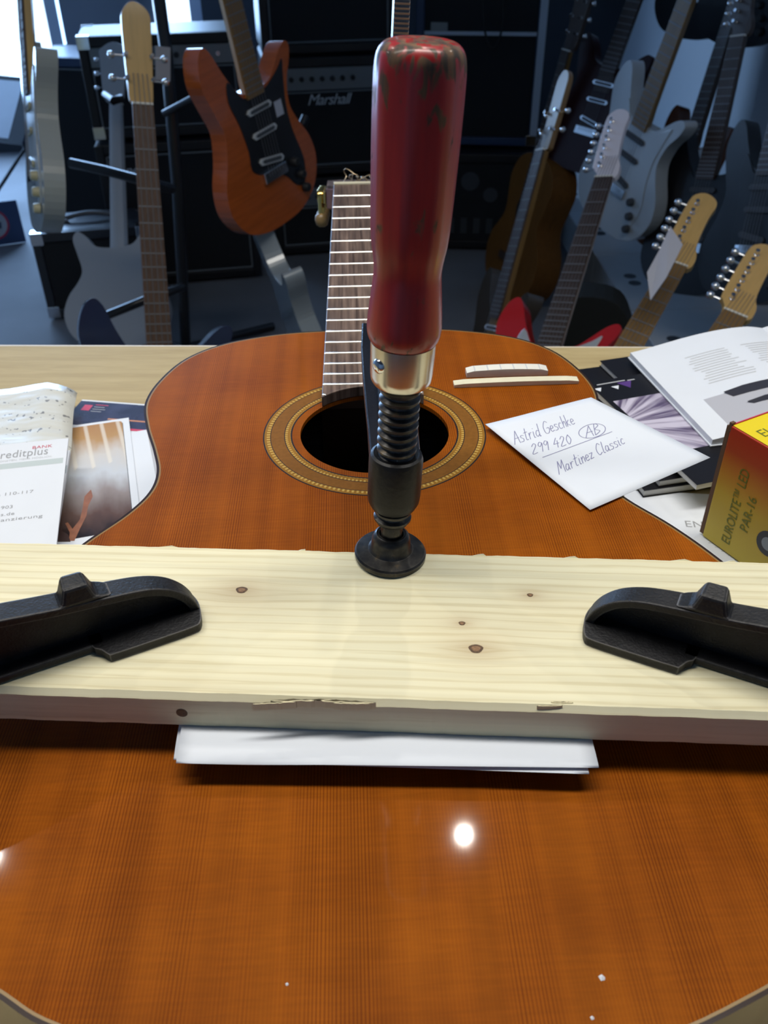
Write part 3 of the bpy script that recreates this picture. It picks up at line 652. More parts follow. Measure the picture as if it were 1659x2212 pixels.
# ferrule with two rivets, then the turned red handle
cp('ferrule', MB().lathe([(9.0, 84.2), (10.6, 84.4), (11.4, 85.8), (11.7, 88), (12.0, 101), (11.2, 101.3)], 48), steel, smooth=35)
for s_ in (-1, 1):
    RV = Matrix.Rotation(math.radians(219 if s_ < 0 else 39), 4, 'Z') @ Matrix.Translation((11.4, 0, 94.2)) @ Matrix.Rotation(math.pi/2, 4, 'Y')
    cp('rivet', MB().lathe([(2.9, 0), (2.8, 0.6), (2.2, 1.2), (1.2, 1.6), (0.2, 1.75)], 20, RV), chrome, smooth=60)
hp = [(10.2, 100.8), (11.6, 101), (12.8, 102.6), (13.5, 105.5), (13.5, 109), (12.9, 116), (12.2, 123), (11.9, 127.5), (12.3, 132), (13.1, 137), (13.6, 144), (14.0, 158), (14.3, 172), (14.4, 186), (14.2, 192), (13.5, 195.6), (12.2, 197.6), (10.2, 198.8), (7, 199.2), (0.5, 199.3)]
hp = spline(hp, 3, False)
def facet(a, r, z):
    f_ = max(0.0, min(1.0, (z - 122)/14, (195 - z)/5))
    if f_ <= 0: return r
    k8 = math.pi/8; m = ((a + 0.2) % (2*k8)) - k8; ap = r*math.cos(k8)*1.045/max(math.cos(m), 0.2)
    return r + (min(r, ap) - r)*f_
cp('handle', MB().lathe(hp, 80, rfun=facet), 'red_lacquer', smooth=30)

# ------------------------------------------------------------------ side clamps with cast jaws on the board
def side_clamp(tip_px, ang, lat_c, mirror, label):
    p = at_z(tip_px[0], tip_px[1], 28); d = Vector((math.cos(ang), math.sin(ang), 0))
    R = rotz(ang)
    t = thing('jaw_clamp', (p.x, p.y, ZT + 0.0124 + TH_B + 0.0002), label, 'clamp', rot=R)
    mr = -1 if mirror else 1
    X = Matrix.Diagonal((1, mr, 1, 1)) @ Matrix.Translation((0, lat_c, 0))
    def sp(name, mb, m, **k):
        mb.scale()
        if mirror: mb.f = [f[::-1] for f in mb.f]
        return obj(name, mb, m, t, **k)
    top = spline([(-0.3, 3.2), (-1.6, 7.5), (-5, 13), (-11, 18.2), (-20, 21.8), (-34, 24.0), (-52, 26), (-78, 30), (-112, 34), (-146, 36)], 5, False)
    low = lambda s: 3.4 if s > -44 else 4.4
    # web
    web = [(s, z - 1.5) for s, z in top] + [(-146, 2), (-1, 2)]
    XW = X @ Matrix(((1, 0, 0, 0), (0, 0, 1, 0), (0, 1, 0, 0), (0, 0, 0, 1)))
    sp('web', MB().prism(web, 1.2, 4.4, XW), 'cast_iron', smooth=30)
    # top flange: a rectangle swept along the upper curve
    mb = MB(); n = len(top)
    for i, (s, z) in enumerate(top):
        a, b = top[max(i-1, 0)], top[min(i+1, n-1)]; tx, tz = b[0]-a[0], b[1]-a[1]; l = math.hypot(tx, tz); nx, nz = tz/l, -tx/l
        w = 4.2 + min(1.0, -s/30)*1.0; th = 3.4
        mb.add([], [])
        mb.v += [tuple(X @ Vector(q)) for q in ((s, -w, z), (s, w, z), (s - nx*th, w, z - nz*th), (s - nx*th, -w, z - nz*th))]
    for j in range(n - 1):
        for i in range(4): mb.f.append((j*4+i, j*4+(i+1) % 4, j*4+4+(i+1) % 4, j*4+4+i))
    mb.f += [(3, 2, 1, 0), tuple(len(mb.v) - 4 + i for i in range(4))]
    sp('top_flange', mb, 'cast_iron', bevel=0.0008)
    sp('bottom_flange', MB().prism([(-38, -5.2), (-38, 5.2), (-146, 5.2), (-146, -5.2)], 0.2, 3.6, X), 'cast_iron', bevel=0.0008)
    foot = spline([(-43, -5.2), (-40.5, -8.5), (-38.5, -12.4), (-36.5, -13), (-20, -13.2), (-6, -13), (-2.6, -11.4), (-0.6, -6), (0.3, 0), (-0.6, 6), (-2.6, 11.4), (-6, 13), (-36.5, 13), (-38.5, 12.4), (-43, 5.2)], 3)
    sp('jaw_foot', MB().prism(foot, 0, 3.6, X), 'cast_iron', bevel=0.0008)
    st = X @ Matrix.Translation((-43, 0, 24.2))
    sp('stub', MB().add([(-13, -4.6, -0.9), (12, -4.6, -0.3), (12, 4.6, -0.3), (-13, 4.6, -0.9), (-6.4, -5.2, 2.0), (6.2, -5.2, 2), (6.2, 5, 2), (-6.4, 5, 2.0), (-4.6, -4.6, 8.4), (4.4, -4.4, 8.2), (3.6, 3.6, 9.2), (-4.0, 3.6, 9.4)],
        [(3,2,1,0), (0,1,5,4), (1,2,6,5), (2,3,7,6), (3,0,4,7), (4,5,9,8), (5,6,10,9), (6,7,11,10), (7,4,8,11), (8,9,10,11)], st), 'cast_iron', bevel=0.0012)
    # rail at the outer end, running down past the guitar side to the lower jaw
    sp('rail', MB().box(-152, -140, -3.2, 3.2, -112, 40, X), steel, bevel=0.0004)
    sp('sliding_jaw', MB().box(-158, -134, -6.5, 6.5, -110, -78, X), 'cast_iron', bevel=0.002)
    return t
side_clamp((441, 1338), math.radians(25.5), 6.8, False, 'black cast iron clamp jaw pressing the left end of the board')
side_clamp((1261, 1350), math.radians(180 - 29.0), 2.2, True, 'black cast iron clamp jaw pressing the right end of the board')

# ------------------------------------------------------------------ bone saddle and nut blanks on the soundboard
def blank(name, a, b, w, h, m, label, cat, slots=False):
    pa, pb = at_z(*a, 0.2), at_z(*b, 0.2); L = (pb - pa).length; d = (pb - pa)/L
    o = thing(name, (pa.x, pa.y, ZT + 0.0003), label, cat, rot=rotz(math.atan2(d.y, d.x)))
    n = 12; prof = [(0, 0), (0, h*0.62)] + [(L*i/n, h*(0.80 + 0.2*math.sin(math.pi*i/n))) for i in range(1, n)] + [(L, h*0.62), (L, 0)]
    obj('blank', MB().prism(prof, -w, 0, Matrix(((1, 0, 0, 0), (0, 0, -1, 0), (0, 1, 0, 0), (0, 0, 0, 1)))), m, o, bevel=0.0005)
    if slots:
        for i in range(6):
            x = L*(0.1 + 0.16*i); obj('string_slot', MB().box(x - 0.0004, x + 0.0004, 0.0003, w - 0.0003, h*0.6, h*(0.80 + 0.2*math.sin(math.pi*(0.1 + 0.16*i))) + 0.00005), ink_pale, o)
    return o
blank('saddle_blank', (981, 838), (1250, 829), 0.0062, 0.0030, bone, 'long cream bone saddle blank, nearer of the two slips on the soundboard', 'saddle')
blank('nut_blank', (1008, 816), (1183, 811), 0.0075, 0.0052, bone2, 'short white slotted bone nut behind the longer saddle blank', 'nut', True)
for (u, v, r, lab) in ((1300, 2112, 0.0010, 'tiny white paper crumb on the varnish, lower right'), (1279, 2199, 0.0006, 'tinier white speck on the varnish at the bottom edge'), (620, 2126, 0.0005, 'tiny white speck on the varnish, lower left of centre')):
    p = at_z(u, v, 0)
    o = obj('paper_crumb', MB().add([(r, 0, 0), (0.2*r, r, 0), (-r, 0.4*r, 0), (-0.5*r, -r, 0), (0.7*r, -0.8*r, 0), (0.1*r, 0, 0.7*r)], [(0,1,5), (1,2,5), (2,3,5), (3,4,5), (4,0,5), (4,3,2,1,0)]), white_paper)
    o.location = (p.x, p.y, ZT + 0.0001); tag(o, lab, 'crumb', 'crumbs on the soundboard')

# ------------------------------------------------------------------ handwritten note
GLY = {'A': [[(0,0),(.35,1),(.62,0)],[(.1,.4),(.6,.42)]], 's': [[(.4,.45),(.15,.5),(.1,.36),(.35,.2),(.3,.03),(.02,.02)]], 't': [[(.2,.95),(.15,.1),(.35,.05)],[(0,.62),(.38,.64)]],
 'r': [[(.05,.5),(.08,0)],[(.08,.3),(.2,.48),(.36,.48)]], 'i': [[(.1,.5),(.1,.05),(.22,.03)],[(.12,.72),(.14,.74)]], 'd': [[(.4,.4),(.2,.5),(.03,.25),(.15,.02),(.38,.15)],[(.46,1),(.4,.05),(.5,.02)]],
 'G': [[(.6,.85),(.35,1),(.05,.6),(.1,.1),(.4,0),(.6,.2),(.58,.42),(.36,.42)]], 'e': [[(.05,.25),(.35,.3),(.3,.48),(.12,.46),(.04,.2),(.18,.02),(.4,.08)]], 'c': [[(.36,.42),(.2,.5),(.04,.25),(.15,.02),(.38,.06)]],
 'h': [[(.1,1),(.05,0)],[(.06,.25),(.22,.5),(.34,.4),(.34,.02)]], 'k': [[(.1,1),(.05,0)],[(.36,.5),(.08,.25),(.4,.02)]], 'M': [[(0,0),(.14,1),(.34,.35),(.58,1),(.72,0)]], 'a': [[(.36,.42),(.16,.5),(.03,.22),(.14,.02),(.34,.2),(.37,.46),(.38,.04),(.46,.03)]],
 'n': [[(.05,.5),(.06,0)],[(.06,.3),(.22,.5),(.34,.4),(.36,.03)]], 'z': [[(.03,.48),(.36,.48),(.04,.03),(.4,.05)]], 'C': [[(.56,.82),(.32,1),(.04,.5),(.22,.03),(.56,.15)]], 'l': [[(.16,1),(.08,.1),(.24,.03)]],
 '2': [[(.05,.75),(.25,1),(.42,.75),(.04,.02),(.48,.04)]], '9': [[(.42,.85),(.2,1),(.06,.72),(.24,.55),(.42,.85),(.36,0)]], '4': [[(.3,1),(.02,.4),(.5,.42)],[(.38,.7),(.34,0)]], '0': [[(.25,1),(.04,.55),(.2,0),(.44,.45),(.25,1)]],
 'B': [[(.06,0),(.08,1),(.4,.82),(.1,.54),(.46,.28),(.06,0)]]}
nz = 0.0016
note = thing('handwritten_note', (at_z(1290, 975, 2).x, at_z(1290, 975, 2).y, ZT + 0.0004), 'square white note with blue handwriting overhanging the guitar edge', 'note')
nc = [at_z(*q, 2) for q in ((1048, 922), (1277, 857), (1535, 985), (1275, 1100))]; nc = [Vector((p.x, p.y)) for p in nc]
def note_xy(s, t): return (nc[0]*(1-s) + nc[1]*s)*(1-t) + (nc[3]*(1-s) + nc[2]*s)*t
def note_z(s, t): return ZT + nz + 0.0022*(1-s)**3*(1-t) + 0.0008*math.sin(math.pi*s)*(1-t) - 0.0006*s*t
mb = MB(); n = 14
for i in range(n + 1):
    for j in range(n + 1): s_, t_ = i/n, j/n; q = note_xy(s_, t_); mb.v.append((q.x, q.y, note_z(s_, t_)))
for i in range(n):
    for j in range(n): mb.f.append((i*(n+1)+j, (i+1)*(n+1)+j, (i+1)*(n+1)+j+1, i*(n+1)+j+1)[::-1])
o = obj('sheet', mb, white_paper, note, world=True, smooth=60); m_ = o.modifiers.new('thick', 'SOLIDIFY'); m_.thickness = 0.00015; m_.offset = -1
def st_of(u, v):      # note parameters of a pixel
    p = at_z(u, v, 2); s_, t_ = 0.5, 0.5
    for _ in range(25):
        q = note_xy(s_, t_); e = Vector((p.x, p.y)) - q; ds = (nc[1]-nc[0])*(1-t_) + (nc[2]-nc[3])*t_; dt = (nc[3]-nc[0])*(1-s_) + (nc[2]-nc[1])*s_
        det = ds.x*dt.y - ds.y*dt.x; s_ += (e.x*dt.y - e.y*dt.x)/det; t_ += (ds.x*e.y - ds.y*e.x)/det
    return s_, t_
def ink_line(mb, st, w=0.00022):
    pts = []
    for (s_, t_) in st: q = note_xy(s_, t_); pts.append(Vector((q.x, q.y, note_z(s_, t_) + 0.00008)))
    for a, b in zip(pts, pts[1:]):
        d = b - a
        if d.length < 1e-6: continue
        nrm = Vector((-d.y, d.x, 0)).normalized()*w; e = d.normalized()*w*0.6
        mb.add([a - nrm - e, b - nrm + e, b + nrm + e, a + nrm - e], [(0, 1, 2, 3)])
def write(txt, p0, p1, hpx):
    s0, s1 = st_of(*p0), st_of(*p1); w = sum(0.38 if ch == ' ' else (max(x for st in GLY[ch] for x, y in st) + 0.10) for ch in txt)
    up = st_of(p0[0] - hpx*0.42, p0[1] - hpx); uv = (up[0] - s0[0], up[1] - s0[1]); dv = ((s1[0] - s0[0])/w, (s1[1] - s0[1])/w); x = 0; mb = MB()
    for ch in txt:
        if ch != ' ':
            for st in GLY[ch]: 
                sm = [p[:2] for p in spline([(a, b, 0) for a, b in st], 4, False)] if len(st) > 2 and ch not in 'AMz4' else st
                ink_line(mb, [(s0[0] + dv[0]*(x + a + 0.18*b) + uv[0]*b, s0[1] + dv[1]*(x + a + 0.18*b) + uv[1]*b) for a, b in sm])
            x += max(a for st in GLY[ch] for a, b in st) + 0.10
        else: x += 0.38
    return mb
obj('handwriting', write('Astrid Geschke', (1112, 964), (1244, 916), 26), ink_blue, note, world=True)
obj('handwriting', write('299 420', (1150, 984), (1238, 958), 20), ink_blue, note, world=True)
obj('handwriting', write('AB', (1266, 946), (1300, 936), 22), ink_blue, note, world=True)
obj('handwriting', write('Martinez Classic', (1208, 1026), (1352, 956), 25), ink_blue, note, world=True)
mb = MB(); ink_line(mb, [st_of(1172 + 15*i, 990 - 5.8*i) for i in range(11)]); obj('underline', mb, ink_blue, note, world=True)
mb = MB(); ink_line(mb, [st_of(1279 + 29*math.cos(a) , 931 - 5*math.cos(a)+ 15*math.sin(a)) for a in [0.2 + 2*math.pi*i/26*1.05 for i in range(27)]]); obj('circle_mark', mb, ink_blue, note, world=True)

# ------------------------------------------------------------------ papers at the left of the guitar
ZB = ztb
def sheet(name, px_corner, px_dir, z, wdt, hgt, thick, m, label, cat, anchor='tr', group=None, tilt=0.0):
    # flat sheet: corner pixel and a second pixel on its top edge; local x along the top edge, y away from the viewer, origin at that corner
    a, b = at_z(*px_corner, z), at_z(*px_dir, z)
    d = (b - a); ang = math.atan2(d.y, d.x) + (math.pi if anchor == 'tr' else 0)
    t = thing(name, (a.x, a.y, ZT + (z)/1000 - thick), label, cat, group, rot=rotz(ang) @ Matrix.Rotation(math.radians(tilt), 3, 'X'))
    x0, x1 = (-wdt, 0) if anchor == 'tr' else (0, wdt)
    obj('sheet' if thick < 0.0015 else 'page_block', MB().box(x0, x1, -hgt, 0, 0, thick), m, t)
    return t
def pr_rect(t, name, x0, x1, y0, y1, z, m): return obj(name, MB().box(x0, x1, y0, y1, z, z + 0.00006), m, t)
def pr_text(t, name, txt, x, y, size, z, m, shear=0.0, width=None, bold=False):
    mb = text_mb(txt, size, shear, 1.05, width); mb.v = [(vx + x, vy + y, z + 0.0001) for vx, vy, vz in mb.v]
    return obj(name, mb, m, t)
# magazine with navy header (bottom of the pile)
mg = sheet('magazine', (178, 863), (312, 873), TBL + 2.2, 0.150, 0.215, 0.002, white_paper, 'magazine with dark navy header strip half under the guitar waist', 'magazine', 'tl')
pr_rect(mg, 'header_print', -0.0, 0.150, -0.040, -0.0022, 0.002, navy_cover)
pr_rect(mg, 'red_mark', 0.006, 0.013, -0.017, -0.008, 0.00207, ink_red)
for i in range(4): pr_rect(mg, 'caption_line', 0.015, 0.026 - 0.002*(i % 2), -0.0075 - 0.0035*i, -0.0065 - 0.0035*i, 0.00207, ink_red if i == 0 else ink_grey)
pr_rect(mg, 'orange_strip', 0.034, 0.150, -0.0285, -0.0265, 0.00207, mat('orange_print', (0.55, 0.22, 0.08, 1), 0.4))
pr_rect(mg, 'red_strip', 0.034, 0.150, -0.0425, -0.0395, 0.00214, ink_red)
for (x0, y0) in ((0.062, -0.100), (0.050, -0.142)):
    b_ = [(0.0, 0.002), (0.002, 0), (0.05, 0), (0.05, 0.032), (0.002, 0.032), (0.0, 0.030)]; b_ = [(x0 + x, y0 + y) for x, y in b_]
    obj('printed_frame', MB().prism(b_, 0.002, 0.00206, hole=inset(b_, 0.0004)), ink_pale, mg)
    for i in range(4): pr_rect(mg, 'caption_line', x0 + 0.004, x0 + 0.016 - 0.003*(i % 2), y0 + 0.006 + 0.006*i, y0 + 0.008 + 0.006*i, 0.002, ink_pale)
# leaflets between the magazine and the brochure
lf = sheet('leaflet', (316, 928), (276, 935), TBL + 3.0, 0.110, 0.200, 0.0006, white_paper, 'plain white leaflet between the photo brochure and the guitar waist', 'leaflet')
pr_rect(lf, 'fold_line', -0.0282, -0.0278, -0.199, -0.001, 0.0006, ink_pale)
br = sheet('brochure', (278, 902), (160, 919), TBL + 4.2, 0.099, 0.205, 0.001, white_paper, 'brochure with brown concert photo showing a raised arm', 'brochure')
ph = [(-0.098, -0.0035), (-0.0085, -0.0035), (-0.0062, -0.0045), (-0.0054, -0.007), (-0.0054, -0.152), (-0.098, -0.152)]
obj('photo_print', MB().prism(ph, 0.001, 0.00106), 'concert_photo', br)
fl = [(-0.0054, -0.007), (-0.0050, -0.007), (-0.0050, -0.2), (-0.0054, -0.2)]
obj('photo_outline', MB().prism(fl, 0.00105, 0.00112), ink_dark, br)
def arm_pts(pp): 
    M_ = wm(br).inverted(); return [tuple((M_ @ at_z(u, v, TBL + 5.2)).xy) for u, v in pp]
skin = mat('photo_arm_print', (0.30, 0.115, 0.055, 1), 0.4, var=0.2, vscale=200)
crowd = mat('photo_crowd_print', (0.055, 0.026, 0.018, 1), 0.4)
obj('arm_print', MB().prism(arm_pts([(196, 1055), (200, 1070), (190, 1090), (186, 1112), (172, 1140), (160, 1166), (148, 1166), (150, 1148), (140, 1128), (146, 1126), (156, 1140), (172, 1120), (178, 1095), (182, 1070)]), 0.00107, 0.00112), skin, br)
obj('crowd_print', MB().prism(arm_pts([(104, 1168), (112, 1128), (120, 1112), (128, 1124), (134, 1145), (146, 1152), (152, 1168)]), 0.00107, 0.00113), crowd, br)
# stack of bank letters
pad = sheet('letter_pad', (151, 972), (60, 980), -67.5, 0.105, 0.180, 0.0028, white_paper, 'pad of white forms showing along the right edge of the bank letter', 'paper pad', tilt=6.0)
pr_rect(pad, 'grey_stripe', -0.02, -0.0002, -0.026, -0.017, 0.0028, mat('print_teal_grey', (0.36, 0.45, 0.48, 1), 0.6))
lt = sheet('bank_letter', (148, 946), (0, 961), -64.0, 0.105, 0.190, 0.0012, white_paper, 'white bank letter headed Creditplus Bank on the left pile', 'letter', tilt=6.0)
z_ = 0.0012
stripe = mat('print_pale_teal', (0.50, 0.57, 0.58, 1), 0.6)
pr_rect(lt, 'grey_band', -0.104, -0.002, -0.0285, -0.0225, z_, stripe)
pr_text(lt, 'letter_heading', 'Creditplus', -0.0520, -0.0165, 0.0120, z_, ink_grey, width=0.0385)
pr_text(lt, 'letter_heading', 'BANK', -0.0245, -0.0088, 0.0046, z_, ink_red, width=0.0135)
pr_text(lt, 'small_print', 'MEHR MONETEN. MEHR MÖGLICH.', -0.056, -0.0205, 0.0028, z_, ink_pale, width=0.046)
for i, (tx, x, wdt) in enumerate((('Creditplus Bank AG', -0.088, 0.034), ('Abteilung', -0.080, 0.022), ('Augustenstraße 110-117', -0.088, 0.058), ('Tel. 0711 66 06-3903', -0.088, 0.046), ('www.creditplus.de', -0.082, 0.042), ('absatzfinanzierung', -0.072, 0.050), ('Fax 66', -0.070, 0.020))):
    yy = (-0.046, -0.0515, -0.0575, -0.071, -0.078, -0.0835, -0.105)[i]
    pr_text(lt, 'address_line', tx, x + 0.011, yy, 0.0044, z_, ink_dark if i == 1 else ink_grey, width=wdt)
# folded-over sheet music in a plastic sleeve
sm = thing('sheet_music_booklet', (-0.290, 0.129, ZB + 0.0056), 'curled sheet music booklet in a clear sleeve on the left pile', 'sheet music', rot=rotz(math.radians(3)))
mb = MB(); prof = []
for i in range(17): prof.append((-0.12 + 0.165*i/16, 0.0175 + 0.0015*math.sin(i*0.8)))
for i in range(1, 11): a = math.pi/2 - math.pi*i/10; prof.append((0.045 + 0.012*math.cos(a) + 0.011*math.cos(a)**3, 0.0092 + 0.0082*math.sin(a)))
for i in range(1, 9): prof.append((0.045 - 0.165*i/8, 0.0010))
ny = 14; m = len(prof)
for j in range(ny + 1):
    t = j/ny; y = -0.075 + 0.150*t
    for (x, z) in prof:
        zz = z*(1 - 0.10*t) + (0.0014*math.sin(x*60 + 5*t) if z > 0.013 else 0)
        mb.v.append((x - 0.012*(t*t) + 0.002*math.sin(6*t), y + (0.004*math.sin(x*45) if t > 0.9 else 0), zz))
for j in range(ny):
    for i in range(m - 1): mb.f.append((j*m + i, j*m + i + 1, (j+1)*m + i + 1, (j+1)*m + i)[::1])
o = obj('booklet', mb, 'sheet_music', sm, smooth=60); s_ = o.modifiers.new('thick', 'SOLIDIFY'); s_.thickness = 0.0006; s_.offset = -1
def slur(x0, x1, y, h):
    mb = MB(); L, R = [], []
    for i in range(13):
        t = i/12; x = x0 + (x1 - x0)*t; yy = y + h*math.sin(math.pi*t); w = 0.0004*math.sin(math.pi*t) + 0.0001; z = 0.0266
        L.append((x, yy - w, z)); R.append((x, yy + w, z))
    return mb.strip(L, R)

# ------------------------------------------------------------------ papers, book and box at the right
es = sheet('price_sheet', (1346, 1058), (1545, 1068), TBL + 2.4, 0.175, 0.120, 0.0006, white_paper, 'white printed sheet under the yellow box beside the guitar', 'sheet', 'tl')
eM = wm(es).inverted(); q = eM @ at_z(1480, 1138, TBL + 2.4)
pr_text(es, 'print', 'EN', q.x, q.y, 0.010, 0.0006, ink_grey)
for i in range(5):
    q = eM @ at_z(1530 + 14*i, 1172 + 9*i, TBL + 2.4); pr_rect(es, 'print_line', q.x, q.x + 0.018, q.y - 0.0008, q.y + 0.0002, 0.0006, ink_pale)
# pile of three magazines, then the black one with light rays on top
zpile = TBL + 2.6
for i, (dx, dy, lab, th_) in enumerate(((-0.035, -0.004, 'lowest grey-edged magazine of the pile right of the guitar', 6.0), (-0.030, -0.002, 'second magazine from the bottom of the right-hand pile', 5.5), (0.004, 0.006, 'third magazine of the right-hand pile, just under the black one', 5.0))):
    t = thing('magazine', (0.195 + dx, 0.225 + dy, ZT + zpile/1000), lab, 'magazine', 'magazine pile', rot=rotz(math.radians(10 + 2*i)))
    obj('page_block', MB().box(0.001, 0.189, -0.169, -0.001, 0.0004, th_/1000 - 0.0004), paper_edge, t)
    obj('cover', MB().box(0, 0.19, -0.17, 0, th_/1000 - 0.0004, th_/1000), black_cover, t)
    obj('cover', MB().box(0, 0.19, -0.17, 0, 0, 0.0004), black_cover, t)
    zpile += th_ + 0.15
bm_ = sheet('magazine', (1270, 828), (1405, 805), zpile + 4.2, 0.19, 0.152, 0.004, paper_edge, 'black and purple magazine with light-ray cover photo under the open catalogue', 'magazine', 'tl')
obj('cover', MB().box(-0.0003, 0.1903, -0.1523, 0.0003, 0.0040, 0.0043), black_cover, bm_)
obj('photo_print', MB().box(0.004, 0.186, -0.112, -0.033, 0.0043, 0.00436), 'ray_photo', bm_)
BMi = wm(bm_).inverted(); zz_ = zpile + 4.3
for (u0, u1, v0, v1, h) in ((1290, 1352, 833, 824, 0.0012), (1356, 1372, 823, 821, 0.0012)):
    a, b = BMi @ at_z(u0, v0, zz_), BMi @ at_z(u1, v1, zz_); pr_rect(bm_, 'white_line', a.x, b.x, a.y, a.y + h, 0.0043, ink_pale)
for (u, v, s_, m) in ((1293, 842, 0.0035, white_paper), (1331, 837, 0.0035, white_paper), (1353, 830, 0.0065, purple)):
    a = BMi @ at_z(u, v, zz_); obj('arrow_print', MB().prism([(a.x - s_, a.y + s_*0.6), (a.x + s_, a.y + s_*0.6), (a.x, a.y - s_)], 0.0043, 0.00439), m, bm_)
# open catalogue: two page blocks rising to the spine
zc0 = zpile + 5.0
cA, cN = at_z(1362, 760, zc0 + 6), at_z(1540, 948, zc0 + 6)
e2 = (cN - cA); hC = e2.length; ang = math.atan2(e2.y, e2.x) + math.pi/2
ob = thing('open_catalogue', (cA.x, cA.y, ZT + zc0/1000), 'open white product catalogue lying on the right-hand magazines', 'book', rot=rotz(ang))
wp = 0.118
def page_z(s): return 0.0052 + 0.0140*math.sin(min(1, s)*math.pi*0.62)**1.2 if s < 0.86 else 0.0052 + 0.0140*math.sin(0.86*math.pi*0.62)**1.2 - 0.055*(s - 0.86)**1.5
for nm, sg in (('left_pages', 1), ('right_pages', -1)):
    mb = MB(); n = 16
    for i in range(n + 1):
        s_ = i/n; x = wp*s_ if sg > 0 else 2*wp - wp*s_; zt_ = page_z(s_)
        mb.v += [(x, 0, 0.0008), (x, 0, zt_), (x, -hC, zt_), (x, -hC, 0.0008)]
    for i in range(n):
        for j in range(4):
            f = (i*4 + j, i*4 + (j+1) % 4, i*4 + 4 + (j+1) % 4, i*4 + 4 + j); mb.f.append(f if sg > 0 else f[::-1])
    mb.f += [(3, 2, 1, 0), tuple(n*4 + i for i in range(4))]
    obj(nm, mb, white_paper, ob, smooth=35)
obj('cover', MB().box(-0.001, 2*wp + 0.001, -hC - 0.001, 0.001, 0, 0.0008), white_paper, ob)
def page_rect(name, x0, x1, y0, y1, m, lift=0.00012):
    n = 6; L = [(x0 + (x1-x0)*i/n, y0, page_z((x0 + (x1-x0)*i/n)/wp) + lift) for i in range(n+1)]; R = [(x, y1, z) for x, _, z in L]
    return obj(name, MB().strip(L, R), m, ob)
rp = random.Random(11)
for (x0, x1, ys) in ((0.030, 0.072, range(13)), (0.080, 0.114, range(17))):
    for i in ys:
        y = -0.030 - 0.0036*i
        page_rect('text_line', x0 + rp.uniform(0, 0.006), x1 - rp.uniform(0, 0.010), y - 0.0011, y, ink_pale)
page_rect('grey_panel', 0.018, 0.117, -hC + 0.012, -hC + 0.050, mat('panel_grey', (0.46, 0.47, 0.52, 1), 0.5))
pen = mat('product_print', (0.030, 0.030, 0.042, 1), 0.4)
for (y0, y1, xa) in ((-hC + 0.043, -hC + 0.054, 0.034), (-hC + 0.028, -hC + 0.0345, 0.042)):
    n = 6; L = [(xa + 0.004 + (0.112 - xa)*i/n, y0, page_z((xa + 0.004 + (0.112 - xa)*i/n)/wp) + 0.0003) for i in range(n+1)]; R = [(x - 0.004*(i == 0), y1 - 0.003*(i == 0), z) for i, (x, _, z) in enumerate(L)]
    obj('product_picture', MB().strip(L, R), pen, ob)
# yellow lamp box
c0 = at_z(1517, 1157, TBL + 3.2); top_ = at_y(1592, 920, c0.y); c1 = at_z(1600, 1217, TBL + 3.2); fx = (c1 - c0).normalized()
HB = top_.z - c0.z
bx = thing('lamp_box', (c0.x, c0.y, ZB + 0.0033), 'yellow and red cardboard lamp box standing behind the board on the right', 'box', rot=rotz(math.atan2(fx.y, fx.x)))
LB, DB = 0.078, 0.062
obj('carton', MB().box(0, LB, 0, DB, 0, HB), box_print(HB), bx, bevel=0.0006)
obj('lid', MB().box(0.0008, LB - 0.0008, 0.0008, DB - 0.0008, HB + 0.0001, HB + 0.0007), yellow, bx, bevel=0.0003)
obj('side_flap', MB().box(-0.0032, -0.0003, 0.0005, 0.0015, 0.001, HB - 0.001), card_brown, bx)
obj('lid_flap', MB().box(-0.0015, 0.0006, 0.0, 0.003, HB - 0.004, HB + 0.002), card_brown, bx)
obj('lid_edge', MB().box(0.0, 0.0008, 0.002, DB, HB - 0.002, HB + 0.0012), ink_red, bx)
def box_text(txt, x, z, size, width):
    mb = text_mb(txt, size, 0.0, 1.0, width); mb.v = [(x - vy, -0.0003, z + vx) for vx, vy, vz in mb.v]; mb.f = [f for f in mb.f]
    return obj('lettering', mb, olive, bx)
box_text('EUROLITE™ LED', 0.0215, HB*0.075, 0.0098, HB*0.665)
box_text('PAR-16', 0.0315, HB*0.27, 0.0092, HB*0.30)
mb = text_mb('EUROLITE', 0.011, 0.0, 1.0, 0.05); mb.v = [(0.020 - vy, 0.006 + vx, HB + 0.0008) for vx, vy, vz in mb.v]; obj('lettering', mb, olive, bx)
for r0, r1, m in ((0.0085, 0.0, ink_dark), (0.0045, 0.0, plate_m)):
    obj('lamp_picture', MB().prism(circ(r0, 24), 0, 0.0002 if m is ink_dark else 0.0004, Matrix.Translation((0.047, 0, HB*0.30)) @ Matrix.Rotation(math.pi/2, 4, 'X')), m, bx)
